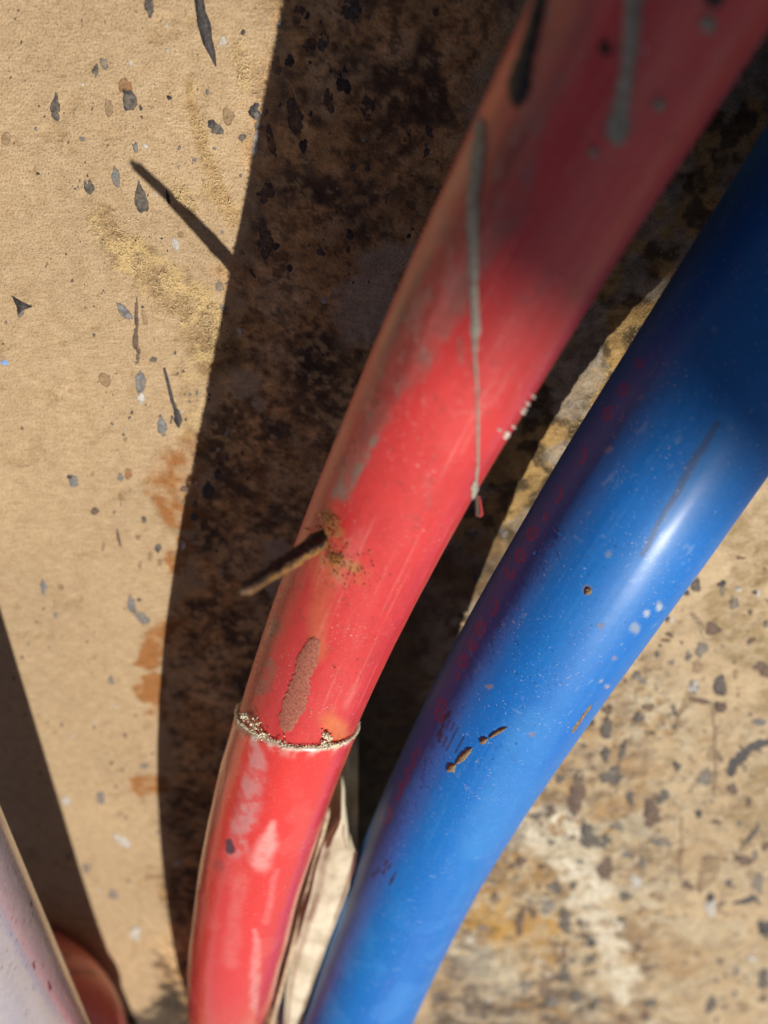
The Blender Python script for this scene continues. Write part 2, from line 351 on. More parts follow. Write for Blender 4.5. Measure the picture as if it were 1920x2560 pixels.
for (pts, wd, c, k) in [([(1335, 2080), (1400, 2090), (1440, 2170), (1500, 2290), (1540, 2400), (1570, 2480)], [55, 55, 45, 42, 36, 30], (0.86, 0.80, 0.66), 1.0),
                        ([(1220, 2420), (1260, 2470)], [45, 40], (0.62, 0.58, 0.46), 0.8), ([(1230, 2290), (1290, 2330), (1370, 2340)], [60, 60, 36], (0.56, 0.32, 0.075), 0.95),
                        ([(1310, 2180), (1380, 2200)], [60, 45], (0.42, 0.27, 0.12), 0.7), ([(1090, 2560), (1110, 2480), (1140, 2420)], [40, 26, 16], (0.03, 0.02, 0.015), 0.9),  # near-black strip paints the shaded crevice beside the blue pipe
                        ([(1160, 2540), (1300, 2560), (1420, 2520)], [80, 80, 60], (0.13, 0.09, 0.07), 0.95), ([(1600, 2330), (1700, 2400)], [40, 45], (0.36, 0.22, 0.10), 0.5),
                        ([(1250, 2080), (1290, 2110)], [24, 24], (0.12, 0.09, 0.08), 0.7), ([(1160, 2420), (1200, 2390)], [36, 34], (0.22, 0.20, 0.18), 0.6)]:
    z = zone(WS * 0.4 + WP * 0.6, pts, wd, 0.5) * (0.35 + 0.65 * sstep(.36, .58, mo2)); col = mixc(col, c, np.clip(z * k * (0.5 + 0.6 * n3), 0, 1)); hgt += z * (n3 - 0.5) * 0.0004
# rough torn fibres on the right
for (pts, wd) in [([(1880, 1330), (1860, 1480), (1870, 1600), (1900, 1680)], [70, 60, 60, 60]), ([(1880, 1960), (1900, 2050)], [46, 50])]:
    z = zone(WP, pts, wd, 0.4); col = mixc(col, (0.40, 0.29, 0.14), z * 0.55 * sstep(0.4, 0.65, n3)); hgt += z * ((n3 - 0.5) * 0.0010 + fine * 0.0004); rgh += z * 0.7
# thin cracks
for pts in ([(1780, 1770), (1788, 1840), (1786, 1990)], [(1730, 1530), (1760, 1570)], [(1705, 2040), (1700, 2200)]):
    z = zone(PX + (WS - PX) * 0.15, pts, [3] * len(pts), 0.5); col = mixc(col, (0.16, 0.10, 0.07), z * 0.8)
# dark patch low on the left of the board, between the pipes
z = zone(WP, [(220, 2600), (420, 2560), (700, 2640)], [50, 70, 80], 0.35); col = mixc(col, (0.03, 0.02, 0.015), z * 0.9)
col *= (0.93 + 0.14 * n4)[..., None]
nu, nv = BX.shape
Vb = np.stack([BX, BY, hgt], -1).reshape(-1, 3)
Fb = grid_faces(nu, nv)[:, ::-1][:, [0, 3, 2, 1]]
Fb = grid_faces(nu, nv)[:, ::-1]
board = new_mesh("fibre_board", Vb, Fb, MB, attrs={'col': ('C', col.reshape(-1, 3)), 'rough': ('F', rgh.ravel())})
board["kind"] = "structure"
Hx, Hy = gx, gy
def board_h(x, y):
    i = np.clip(np.searchsorted(Hx, x), 0, len(Hx) - 1); j = np.clip(np.searchsorted(Hy, y), 0, len(Hy) - 1); return hgt[i, j]
ex = [(-0.55, -0.60), (0.55, -0.60), (0.55, 0.55), (-0.55, 0.55)]
core_v = [(x, y, z) for z in (-0.0120, -0.0007) for (x, y) in ex]
core = new_mesh("board_core", core_v, [(3, 2, 1, 0), (4, 5, 6, 7), (0, 1, 5, 4), (1, 2, 6, 5), (2, 3, 7, 6), (3, 0, 4, 7)],
                mat_simple("raw_fibre_edge", (0.22, 0.14, 0.07), (0.34, 0.23, 0.12), 300, 0.9), board, smooth=False)

# ------------------------------------------------------------------ spatter on the board
def spatter(pxs, kind, h=0.00022, name="spatter", parent=board, wob=0.09):
    """pxs: closed outline in photo pixels laid onto the board"""
    P = np.asarray(pxs, float); n = len(P); c = P.mean(0)
    if c[0] > 1050 and wob > .08: wob = .17
    ph = RNG.uniform(0, 6.28, 3); q_ = np.arange(n) * 2 * math.pi / n
    k = RNG.uniform(1 - wob, 1 + wob, n) * (1 + wob * (0.9 * np.sin(2 * q_ + ph[0]) + 0.8 * np.sin(3 * q_ + ph[1]) + 0.5 * np.sin(5 * q_ + ph[2])))
    P = c + (P - c) * k[:, None]
    mid = c + (P - c) * 0.66
    W = on_board(np.vstack([P, mid, c[None]])); z = board_h(W[:, 0], W[:, 1])
    if c[0] > 1050: h = max(h, 0.00034); z[n:] = np.maximum(z[n:], z.mean())
    W[:, 2] = z + np.concatenate([np.full(n, -0.00002), np.full(n, h * 0.75), [h]]) * np.where(np.arange(2 * n + 1) < n, 1, RNG.uniform(0.6, 1.2, 2 * n + 1))
    Fc = [];
    for i in range(n):
        j = (i + 1) % n; Fc += [(i, n + i, n + j, j), (n + i, 2 * n, n + j)]
    Fc = [tuple(reversed(f)) for f in Fc]
    # face up
    a, b_, c_ = (W[v] for v in Fc[1][:3])
    if np.cross(b_ - a, c_ - a)[2] < 0: Fc = [tuple(reversed(f)) for f in Fc]
    return new_mesh(name, W, Fc, SPL[kind], parent, attrs={'rim': ('F', np.concatenate([np.ones(n), np.full(n, .35), [0.0]]))})
def drop(x, y, rx, ry, ang=0.0, kind='dark', tear=0.0, n=18, h=0.00010, name="spatter"):
    th = np.linspace(0, 2 * math.pi, n, endpoint=False) + RNG.uniform(0, 0.4)
    ux, uy = rx * np.cos(th), ry * np.sin(th)
    ux = ux * np.where(uy < 0, 1 - tear * (-uy / ry) ** 1.3, 1.0)             # narrow at the top
    a = math.radians(ang); X_ = x + ux * math.cos(a) - uy * math.sin(a); Y_ = y + ux * math.sin(a) + uy * math.cos(a)
    return spatter(np.stack([X_, Y_], -1), kind, h, name)
K = 0.5787
def C1(l, ox=0, oy=0, k=K): return [(ox + a[0] * k, oy + a[1] * k, a[2] * k, a[3] * k) + tuple(a[4:]) for a in l]
drops = C1([  # x, y, rx, ry, angle, kind, tear
    (645, 25, 26, 45, 0, 'dark', .2), (1050, 140, 12, 14, 0, 'black', .4), (962, 180, 19, 22, 0, 'white'), (412, 305, 16, 34, 10, 'dark', .3), (450, 275, 18, 34, -15, 'grey'),
    (565, 272, 11, 12, 0, 'white'), (1195, 285, 20, 46, 0, 'tan', .1), (1203, 303, 13, 22, 0, 'dark'), (1250, 265, 22, 32, 5, 'black', .2), (1340, 192, 30, 36, 0, 'brown', .1), (1398, 182, 24, 46, 0, 'dark', .4),
    (1485, 355, 38, 62, -5, 'black', .3), (241, 465, 27, 60, -5, 'dark', .55), (470, 465, 23, 40, -10, 'tan', .3), (560, 432, 33, 58, -5, 'dark', .25), (540, 372, 34, 36, 0, 'orange'), (545, 395, 24, 16, 20, 'black'),
    (730, 422, 14, 10, 20, 'black'), (985, 500, 28, 42, -10, 'tan', .2), (915, 535, 24, 20, 40, 'black'), (940, 560, 28, 26, 30, 'dark'), (1102, 478, 32, 40, 20, 'black', .3), (1115, 520, 24, 50, -8, 'grey'),
    (1105, 620, 14, 62, 4, 'white'), (1272, 490, 36, 104, -8, 'brown', .5), (1425, 430, 24, 72, -8, 'brown', .5), (1590, 470, 36, 56, 0, 'brown', .2), (155, 557, 8, 9, 0, 'blue'), (355, 600, 16, 10, 10, 'blue'),
    (25, 600, 25, 32, 0, 'tan'), (585, 635, 13, 22, 0, 'blue', .4), (627, 632, 12, 13, 0, 'white'), (840, 690, 11, 10, 0, 'blue'), (925, 640, 8, 9, 0, 'blue'), (895, 400, 10, 12, 0, 'blue'), (500, 765, 20, 48, -12, 'blue', .3),
    (383, 803, 24, 42, -22, 'dark', .4), (608, 850, 33, 76, -8, 'dark', .75), (725, 850, 8, 38, -12, 'black', .4), (760, 1055, 20, 30, -20, 'white', .3), (780, 1012, 14, 18, 0, 'tan'), (1310, 630, 20, 36, 8, 'black', .3),
    (1170, 605, 20, 84, -14, 'brown', .5), (960, 1003, 9, 8, 0, 'blue'), (948, 1240, 19, 30, 0, 'grey', .2), (965, 1330, 20, 20, 0, 'grey'), (535, 1345, 20, 52, -42, 'blue', .2), (590, 1360, 10, 88, -2, 'brown', .5), (625, 1372, 14, 36, -12, 'tan', .2),
    (1092, 1182, 6, 26, -35, 'black'), (1035, 1430, 14, 13, 0, 'white'), (1290, 60, 30, 40, 0, 'brown'), (1385, 95, 8, 9, 0, 'black'), (1340, 270, 8, 9, 0, 'black'), (1430, 305, 9, 10, 0, 'black'), (1340, 495, 10, 18, 0, 'black'), (1520, 30, 50, 60, 20, 'dark'),
    (1145, 1030, 36, 90, -5, 'brown', .6), (1045, 1090, 14, 16, 0, 'tan'), (1190, 1065, 18, 18, 0, 'black'), (1150, 835, 34, 50, 10, 'brown'), (1115, 838, 9, 9, 0, 'black'), (1040, 758, 8, 8, 0, 'blue'), (370, 1330, 9, 10, 0, 'tan'), (760, 1470, 12, 10, 0, 'tan'),
    (995, 1085, 8, 7, 0, 'blue'), (165, 750, 5, 7, 0, 'black'), (465, 628, 6, 7, 0, 'brown'), (357, 365, 7, 7, 0, 'white'), (722, 216, 9, 7, 0, 'white'), (1210, 105, 14, 18, 0, 'blue')])
drops += C1([(20, 185, 19, 12, 15, 'speck'), (452, 258, 36, 26, 40, 'tan', .2), (606, 270, 22, 62, 0, 'blue', .2), (610, 340, 18, 30, 0, 'white'), (585, 85, 14, 50, 4, 'brown'), (595, 150, 10, 40, 0, 'brown'), (663, 172, 17, 14, 0, 'dark'),
    (698, 458, 24, 46, -8, 'blue', .3), (318, 697, 22, 34, -12, 'blue', .2), (300, 678, 13, 12, 0, 'black'), (520, 680, 15, 18, 0, 'blue'), (555, 665, 20, 24, 0, 'orange'), (410, 825, 24, 16, -15, 'brown'), (622, 862, 11, 18, 0, 'dark'),
    (600, 940, 12, 13, 0, 'tan'), (683, 985, 17, 22, -20, 'dark'), (605, 1060, 9, 22, 0, 'tan'), (650, 1020, 12, 20, 0, 'tan'), (690, 1048, 12, 18, 0, 'tan'), (188, 1155, 14, 40, -8, 'blue', .3), (265, 1155, 14, 14, 0, 'tan'), (240, 1275, 12, 13, 0, 'blue'),
    (568, 1228, 19, 44, -5, 'blue', .3), (612, 1285, 22, 46, -50, 'blue'), (600, 1210, 10, 11, 0, 'dark'), (512, 940, 8, 44, -12, 'brown'), (95, 468, 7, 8, 0, 'brown'), (540, 518, 10, 10, 0, 'tan'), (850, 318, 9, 12, 0, 'blue'), (822, 322, 7, 9, 0, 'blue'),
    (820, 352, 7, 7, 0, 'blue'), (445, 980, 9, 20, 10, 'tan'), (520, 770, 9, 34, -5, 'tan'), (400, 665, 8, 12, 0, 'tan'), (790, 975, 14, 22, 0, 'white'), (900, 735, 30, 40, 0, 'black', .2), (940, 660, 18, 26, 0, 'black'), (840, 850, 18, 24, 0, 'black')], 0, 800)
drops += C1([(435, 578, 22, 30, -10, 'blue'), (287, 592, 20, 22, 0, 'white'), (490, 995, 24, 22, 0, 'blue'), (372, 880, 20, 20, 0, 'grey'), (585, 1165, 26, 36, 0, 'white'), (480, 70, 16, 20, 0, 'grey'), (530, 765, 20, 46, -50, 'white'), (625, 440, 22, 16, 0, 'grey'), (515, 650, 16, 14, 0, 'tan')], 0, 1660)
drops += C1([(1450, 92, 36, 46, -8, 'dark', .3), (1340, 97, 26, 26, 0, 'white'), (1100, 236, 22, 28, -10, 'dark'), (960, 280, 28, 46, -8, 'dark'), (1385, 492, 34, 42, 10, 'grey'), (1505, 540, 24, 26, 0, 'brown'), (830, 560, 46, 90, 6, 'brown'), (985, 485, 50, 46, 0, 'dark'),
    (955, 390, 22, 30, 10, 'dark'), (1027, 378, 16, 42, 10, 'dark'), (1265, 440, 15, 20, 0, 'dark'), (1155, 645, 44, 58, -10, 'brown'), (1207, 572, 32, 26, -25, 'dark'), (1062, 575, 20, 32, 0, 'dark'), (1360, 645, 18, 20, 0, 'black'), (882, 745, 34, 62, -5, 'dark'), (952, 768, 30, 32, 0, 'dark'),
    (1000, 702, 32, 22, 10, 'grey'), (1195, 772, 48, 20, 10, 'grey'), (955, 880, 36, 60, 0, 'brown'), (850, 855, 17, 14, 0, 'grey'), (817, 960, 18, 16, 0, 'dark'), (740, 970, 30, 30, 20, 'dark'), (705, 1052, 26, 36, 0, 'grey'), (590, 1105, 24, 62, 10, 'brown'), (782, 1110, 30, 48, 0, 'dark'),
    (895, 1205, 26, 22, 15, 'black'), (893, 1277, 26, 18, 10, 'dark'), (815, 1280, 16, 14, 0, 'dark'), (1308, 955, 28, 18, 20, 'brown'), (1042, 1003, 25, 30, 0, 'dark'), (1090, 942, 24, 30, 0, 'white'), (1412, 1052, 28, 42, 6, 'white'), (1412, 1010, 16, 26, 4, 'black', .3), (1560, 850, 46, 24, 5, 'brown'),
    (1590, 905, 24, 20, 0, 'tan'), (1615, 950, 30, 36, 10, 'grey'), (1565, 1022, 56, 16, -20, 'black'), (1648, 1140, 30, 46, 10, 'black'), (1412, 1472, 26, 38, 12, 'dark'), (1462, 1445, 14, 10, 0, 'grey'), (1640, 1365, 24, 54, 0, 'dark', -.4), (1638, 1448, 22, 16, 0, 'brown'), (1437, 1365, 10, 11, 0, 'dark'),
    (1556, 1482, 30, 24, 0, 'tan'), (1150, 1465, 28, 24, 0, 'dark'), (1130, 1520, 22, 24, 0, 'brown'), (830, 1430, 26, 36, -15, 'dark'), (908, 1470, 18, 36, 20, 'dark'), (780, 1340, 30, 40, 0, 'dark'), (730, 1460, 30, 26, 0, 'grey'), (1590, 735, 14, 60, 35, 'dark'), (1650, 785, 20, 22, 0, 'brown'), (1435, 682, 22, 14, 10, 'brown'),
    (1535, 690, 14, 16, 0, 'grey'), (1475, 842, 8, 6, 0, 'black'), (1560, 780, 30, 22, 0, 'tan'), (1620, 252, 34, 12, 0, 'blue'), (1185, 1005, 30, 24, 0, 'tan'), (1120, 860, 16, 30, 0, 'grey'), (1050, 828, 18, 14, 0, 'blue'), (1400, 900, 46, 80, 20, 'tan', .3), (1450, 185, 26, 24, 0, 'brown'), (1305, 160, 18, 60, 15, 'tan'),
    (1370, 160, 46, 14, 10, 'brown'), (1590, 1275, 26, 10, 15, 'white'), (1130, 1315, 24, 18, 0, 'brown'), (690, 540, 22, 18, 0, 'grey'), (760, 495, 22, 20, 0, 'dark'), (660, 660, 30, 18, 0, 'dark'), (720, 640, 24, 30, 0, 'brown'), (590, 850, 26, 24, 0, 'brown'), (610, 1395, 28, 30, 0, 'grey'), (480, 1010, 24, 22, 0, 'brown'), (420, 1140, 30, 20, 15, 'grey'),
    (1250, 275, 10, 12, 0, 'dark'), (900, 250, 14, 14, 0, 'black'), (965, 200, 24, 24, 0, 'brown'), (640, 1070, 30, 20, 20, 'brown'), (1300, 1290, 20, 12, 0, 'tan')], 960, 1660)
drops += C1([(965, 500, 36, 26, 0, 'black', .2), (970, 555, 30, 40, 0, 'grey'), (1060, 660, 42, 52, 0, 'grey'), (885, 855, 66, 56, -35, 'brown'), (800, 1020, 48, 62, 0, 'grey'), (745, 1318, 46, 46, 0, 'blue'), (945, 1300, 48, 78, -5, 'dark', .3), (952, 1480, 44, 46, 0, 'brown'), (755, 520, 50, 44, -20, 'dark'),
    (302, 1580, 38, 40, 0, 'dark'), (1258, 1600, 62, 24, 0, 'blue'), (1290, 1180, 78, 58, 10, 'brown'), (770, 1160, 40, 60, 20, 'tan'), (620, 1560, 24, 80, 15, 'tan'), (590, 1640, 22, 22, 0, 'dark'), (890, 1850, 50, 70, 0, 'tan'), (610, 1950, 24, 34, 0, 'dark'), (545, 905, 40, 18, 10, 'brown'), (520, 950, 40, 14, 5, 'brown'),
    (475, 990, 12, 12, 0, 'black'), (1200, 950, 30, 30, 0, 'brown'), (1110, 300, 36, 14, 10, 'brown'), (1310, 820, 22, 26, 0, 'grey'), (1090, 545, 30, 14, 0, 'white'), (380, 1480, 50, 36, 20, 'brown'), (310, 1250, 60, 40, 30, 'grey'), (530, 780, 30, 24, 0, 'dark')], 1500, 1300, 0.3165)
for d in drops:
    x, y, rx, ry, ang, kind = d[:6]; tear = d[6] if len(d) > 6 else 0.0
    drop(x, y, max(rx, 4), max(ry, 4), ang, kind, tear)
# long ones that a single drop cannot follow
def streak(pts, wd, kind, h=0.0003, name="spatter"):
    pts = np.asarray(pts, float); wd = np.asarray(wd, float)
    t = nrm(np.gradient(pts, axis=0)); nn = np.stack([-t[:, 1], t[:, 0]], -1)
    spine = pts; L = pts + nn * wd[:, None] * RNG.uniform(.75, 1.2, (len(pts), 1)); R = pts - nn * wd[:, None] * RNG.uniform(.75, 1.2, (len(pts), 1))
    W = on_board(np.vstack([L, spine, R])); n = len(pts)
    W[:, 2] = board_h(W[:, 0], W[:, 1]) + np.concatenate([np.full(n, -2e-5), np.full(n, h), np.full(n, -2e-5)])
    Fc = []
    for i in range(n - 1):
        Fc += [(i, i + 1, n + i + 1, n + i), (n + i, n + i + 1, 2 * n + i + 1, 2 * n + i)]
    a, b_, c_ = (W[v] for v in Fc[0][:3])
    if np.cross(b_ - a, c_ - a)[2] < 0: Fc = [tuple(reversed(f)) for f in Fc]
    return new_mesh(name, W, Fc, SPL[kind], board, attrs={'rim': ('F', np.concatenate([np.ones(n), np.zeros(n), np.ones(n)]))})
streak([(495, -20), (503, 30), (512, 65), (520, 105), (530, 135), (540, 165)], [10, 15, 15, 12, 10, 2], 'black', 0.0008, "splinter")
streak([(410, 920), (420, 958), (430, 1000), (441, 1030)], [3, 5, 6, 5], 'black', 0.0003)
streak([(440, 1025), (446, 1050), (448, 1068)], [6, 12, 4], 'black', 0.0004)
streak([(1823, 1937), (1836, 1905), (1858, 1890), (1870, 1872), (1900, 1858), (1925, 1852)], [10, 15, 17, 10, 12, 9], 'black', 0.0006)
streak([(1848, 1862), (1856, 1872), (1870, 1876)], [2, 5, 6], 'black', 0.0004)
streak([(1868, 2250), (1880, 2235), (1900, 2262)], [4, 8, 3], 'black', 0.0004)
streak([(1725, 1535), (1745, 1560), (1760, 1600)], [2, 3, 3], 'grey', 0.0002)
spatter([(30, 740), (52, 752), (84, 766), (70, 772), (58, 774), (44, 792), (42, 770)], 'black', 0.0009, "flake", wob=0.05)
spatter([(40, 775), (62, 772), (60, 786), (46, 796)], 'grey', 0.0003, wob=0.05)
# fine mist of small flecks, too many to count
def flecks():
    kinds = ['dark', 'brown', 'tan', 'black', 'grey', 'white']; V, Fc, mi, rim = [], [], [], []
    jobs = [(420, (0, 580), (0, 2250), (1.6, 5.0)), (520, (1080, 1919), (1330, 2559), (2.5, 12.0)), (160, (600, 1100), (0, 1000), (3, 11)), (90, (420, 640), (900, 2400), (3, 10))]
    for n_, xr, yr, rr in jobs:
        for k in range(n_):
            x, y = RNG.uniform(*xr), RNG.uniform(*yr); r = rr[0] + (rr[1] - rr[0]) * RNG.uniform() ** 2.6
            if vnoise(np.array([x / 130]), np.array([y / 130]), 77)[0] < .42: continue
            m = 9; th = np.arange(m) * 2 * math.pi / m; k_ = RNG.uniform(.65, 1.3, m); an = RNG.uniform(-.5, .5); el = RNG.uniform(.9, 1.9)
            u, v = r * k_ * np.cos(th), r * el * k_ * np.sin(th)
            P = np.stack([x + u * math.cos(an) - v * math.sin(an), y + u * math.sin(an) + v * math.cos(an)], -1)
            W = on_board(np.vstack([P, [[x, y]]])); W[:, 2] = board_h(W[:, 0], W[:, 1]); W[:m, 2] -= 2e-5; W[m, 2] += RNG.uniform(.00006, .0003)
            b0 = len(V); V.extend(W); rim += [.85] * m + [0.0]; kd = RNG.choice(len(kinds), p=[.28, .22, .14, .16, .12, .08])
            for q in range(m): Fc.append((b0 + (q + 1) % m, b0 + q, b0 + m)); mi.append(kd)
    V = np.array(V); Fc = np.array(Fc)
    if np.cross(V[Fc[0][1]] - V[Fc[0][0]], V[Fc[0][2]] - V[Fc[0][0]])[2] < 0: Fc = Fc[:, ::-1]
    ob = new_mesh("fleck", V, Fc, None, board, attrs={'rim': ('F', rim)})
    for kd in kinds: ob.data.materials.append(SPL[kd])
    ob.data.polygons.foreach_set("material_index", np.array(mi, np.int32)); ob["kind"] = "stuff"
flecks()

# loose bright fibres standing up from the torn paper
def fibres():
    V, Fc = [], []
    paths = [([(240, 545), (330, 640), (420, 720), (500, 790), (540, 880)], 46, 700), ([(455, 470), (470, 535)], 20, 90), ([(490, 300), (575, 540)], 16, 120), ([(600, 130), (625, 210)], 26, 90), ([(1890, 1340), (1860, 1480), (1880, 1640)], 50, 220), ([(1750, 580), (1560, 900), (1400, 1100), (1260, 1340)], 36, 420)]
    for pts, wdt, n in paths:
        pts = np.asarray(pts, float)
        for k in range(n):
            i = RNG.integers(0, len(pts) - 1); p = pts[i] + (pts[i + 1] - pts[i]) * RNG.uniform() + RNG.normal(0, wdt * 0.6, 2)
            c = on_board(p[None])[0]; c[2] = board_h(c[0], c[1])
            a = RNG.uniform(0, math.pi); L = RNG.uniform(0.0003, 0.0010); d = np.array([math.cos(a), math.sin(a), 0]); s_ = np.array([-d[1], d[0], 0]) * 0.00005
            lift = RNG.uniform(0.0001, 0.0006); m = c + d * L * .5 + np.array([0, 0, lift]) + s_ * RNG.uniform(-6, 6); e = c + d * L + np.array([0, 0, lift * RNG.uniform(0, 1)])
            b0 = len(V); c = c - np.array([0, 0, 0.0001]); V.extend([c - s_, c + s_, m - s_, m + s_, e]); Fc += [(b0, b0 + 1, b0 + 3), (b0, b0 + 3, b0 + 2), (b0 + 2, b0 + 3, b0 + 4)]
    return new_mesh("paper_fibre", np.array(V), np.array(Fc), mat_simple("bright_fibre", (0.50, 0.36, 0.17), (0.72, 0.58, 0.34), 900, 0.8, None, 0), board)
fb = fibres(); fb["kind"] = "stuff"

# ------------------------------------------------------------------ pipes
class Tube:
    def __init__(self, ctrl, r, t0, t1, up_ext, k=1.0, n=500, bend=0.012):
        self.bend = bend
        C = np.array([(ray(np.array([c[0], c[1]])) * c[2]) * k for c in ctrl]) if not isinstance(ctrl, np.ndarray) else ctrl
        self.r = r * k
        m = len(C); t = np.linspace(0, 1, m); T = np.linspace(t0, t1, n)
        P = np.stack([np.polyval(np.polyfit(t, C[:, q], m - 1), T) for q in range(3)], 1)
        self.build(P, up_ext)
    def build(self, P, up_ext):
        W = to_world(P)
        d0 = nrm(W[0] - W[8]); d1 = nrm(W[-1] - W[-9])
        # the lower end runs on down until it has gone through the board
        ext = []; p = W[0].copy(); d = d0.copy()
        for k in range(900):
            d = nrm(d + np.array([0, 0, -self.bend])); p = p + d * 0.0008; ext.append(p.copy())
            if p[2] < -0.011: break
        up = [W[-1] + d1 * 0.0008 * q for q in range(1, int(up_ext / 0.8))]
        W = np.vstack([np.array(ext)[::-1], W, np.array(up).reshape(-1, 3)])
        seg = np.concatenate([[0], np.cumsum(np.linalg.norm(np.diff(W, axis=0), axis=1))])
        self.S = seg; self.W = W; self.L = seg[-1]
    def centre(self, s): return np.stack([np.interp(s, self.S, self.W[:, q]) for q in range(3)], -1)
    def frame(self, s):
        c = self.centre(s); e = 0.003
        t = nrm(self.centre(np.clip(s + e, 0, self.L)) - self.centre(np.clip(s - e, 0, self.L)))
        v = np.array(cam.matrix_world.translation) - self.centre(np.full_like(s, self.L * 0.5))
        f = nrm(v - (v * t).sum(-1, keepdims=True) * t); rgt = np.cross(f, t)
        return c, t, f, -rgt * -1.0
    def surf(self, s, th, r):
        c, t, f, g = self.frame(s)
        nrmv = np.cos(th)[..., None] * f + np.sin(th)[..., None] * g
        return c + nrmv * np.asarray(r)[..., None], nrmv
    def s_of(self, px):
        q = proj(self.W); return self.S[np.argmin(np.linalg.norm(q - np.asarray(px, float), axis=1))]
    def mesh_grid(self, s0, s1, ds, nth):
        s = np.arange(s0, s1, ds); th = np.linspace(-math.pi, math.pi, nth, endpoint=False)
        return np.meshgrid(s, th, indexing='ij')
    def bvh(self, r):
        Sg, Tg = self.mesh_grid(0, self.L, 0.0015, 72)
        P, _ = self.surf(Sg.ravel(), Tg.ravel(), np.full(Sg.size, r))
        Fc = grid_faces(Sg.shape[0], Sg.shape[1], True)
        self.tree = BVHTree.FromPolygons([Vector(p) for p in P], [tuple(int(v) for v in f) for f in Fc]); return self.tree
    def hit(self, px):
        o_ = cam.matrix_world.translation; d = ROT @ ray(np.asarray(px, float)); d = d / np.linalg.norm(d)
        h = self.tree.ray_cast(o_, Vector(d))
        if h[0] is None:
            h = self.tree.find_nearest(o_ + Vector(d) * 0.17)
        p = np.array(h[0]); n = np.array(h[1]); c = self.W[np.argmin(np.linalg.norm(self.W - p, axis=1))]
        if n @ (p - c) < 0: n = -n
        return p, n

def end_rings(tube, Sg, Tg, P, wall=0.002, at='both'):
    return None

def tube_mesh(name, tube, s0, s1, ds, nth, rfun, paint, mat, parent, wall=0.0022, sfun=None):
    Sg, Tg = tube.mesh_grid(s0, s1, ds, nth)
    if sfun: Sg = sfun(Sg, Tg)
    r = rfun(Sg, Tg)
    P, N = tube.surf(Sg.ravel(), Tg.ravel(), r.ravel())
    nS, nT = Sg.shape
    px = proj(P).reshape(nS, nT, 2)
    camp = np.array(cam.matrix_world.translation)
    facing = ((camp - P) * N).sum(-1).reshape(nS, nT) > 0
    c, rg = paint(px, facing, Sg * 1000, Tg * tube.r, Sg, Tg)
    Fc = grid_faces(nS, nT, True)
    # inner wall so that the open ends read as a pipe
    sI = np.array([s0 + (Sg[-1, 0] - s0) * q for q in (0, 1)]); Si, Ti = np.meshgrid(sI, Tg[0], indexing='ij')
    sl = np.linspace(s0, Sg[-1, 0], 60); Si, Ti = np.meshgrid(sl, Tg[0], indexing='ij')
    Pi, _ = tube.surf(Si.ravel(), Ti.ravel(), np.full(Si.size, tube.r * 0.001 - wall))
    off = len(P); Fi = grid_faces(60, nT, True)[:, ::-1] + off
    j = np.arange(nT); jn = (j + 1) % nT
    cap0 = np.stack([j, off + j, off + jn, jn], -1); l0 = (nS - 1) * nT; li = off + 59 * nT
    cap1 = np.stack([l0 + j, l0 + jn, li + jn, li + j], -1)
    V = np.vstack([P, Pi]); Fa = np.vstack([Fc, Fi, cap0, cap1])
    ci = np.repeat(c.reshape(-1, 3).mean(0)[None], len(Pi), 0)
    # outward normals check
    q = Fa[len(Fc) // 2]; nn = np.cross(V[q[1]] - V[q[0]], V[q[3]] - V[q[0]])
    if nn @ N[q[0]] < 0: Fa = Fa[:, ::-1]
    ob = new_mesh(name, V, Fa, mat, attrs={'col': ('C', np.vstack([c.reshape(-1, 3), ci])), 'rough': ('F', np.concatenate([rg.ravel(), np.full(len(Pi), .5)]))})
    return adopt(ob, parent)

RED_CTRL = [(563.6, 2533.1, 293.7), (604.5, 2305.8, 229.4), (773.6, 1714.4, 175.9), (1759.0, -220.9, 87.6)]
BLUE_CTRL = [(907.7, 2509.1, 241.2), (1124.6, 2016.2, 191.2), (1451.8, 1470.8, 152.2), (1978.9, 660.9, 134.2)]
RT = Tube(RED_CTRL, 11.0, -0.03, 1.0, 50); BT = Tube(BLUE_CTRL, 13.0, -0.03, 1.03, 60, 1.0932)
RT.r = 11.0; BT.r = 13.0 * 1.0932
RR, BR_ = RT.r * 0.001, BT.r * 0.001
RIM_A, RIM_B = 0.0062, -0.0030
RT.bvh(RR); BT.bvh(BR_)
s_rim = RT.s_of((747, 1795))

red = empty("red_pipe", RT.W[0] * [1, 1, 0], "red plastic pipe with grime, grey drips and a crusted sleeve, rising beside the blue pipe", "pipe")
blue = empty("blue_pipe", BT.W[0] * [1, 1, 0], "thick blue plastic pipe with scratches and brown drips, beside the red pipe", "pipe")

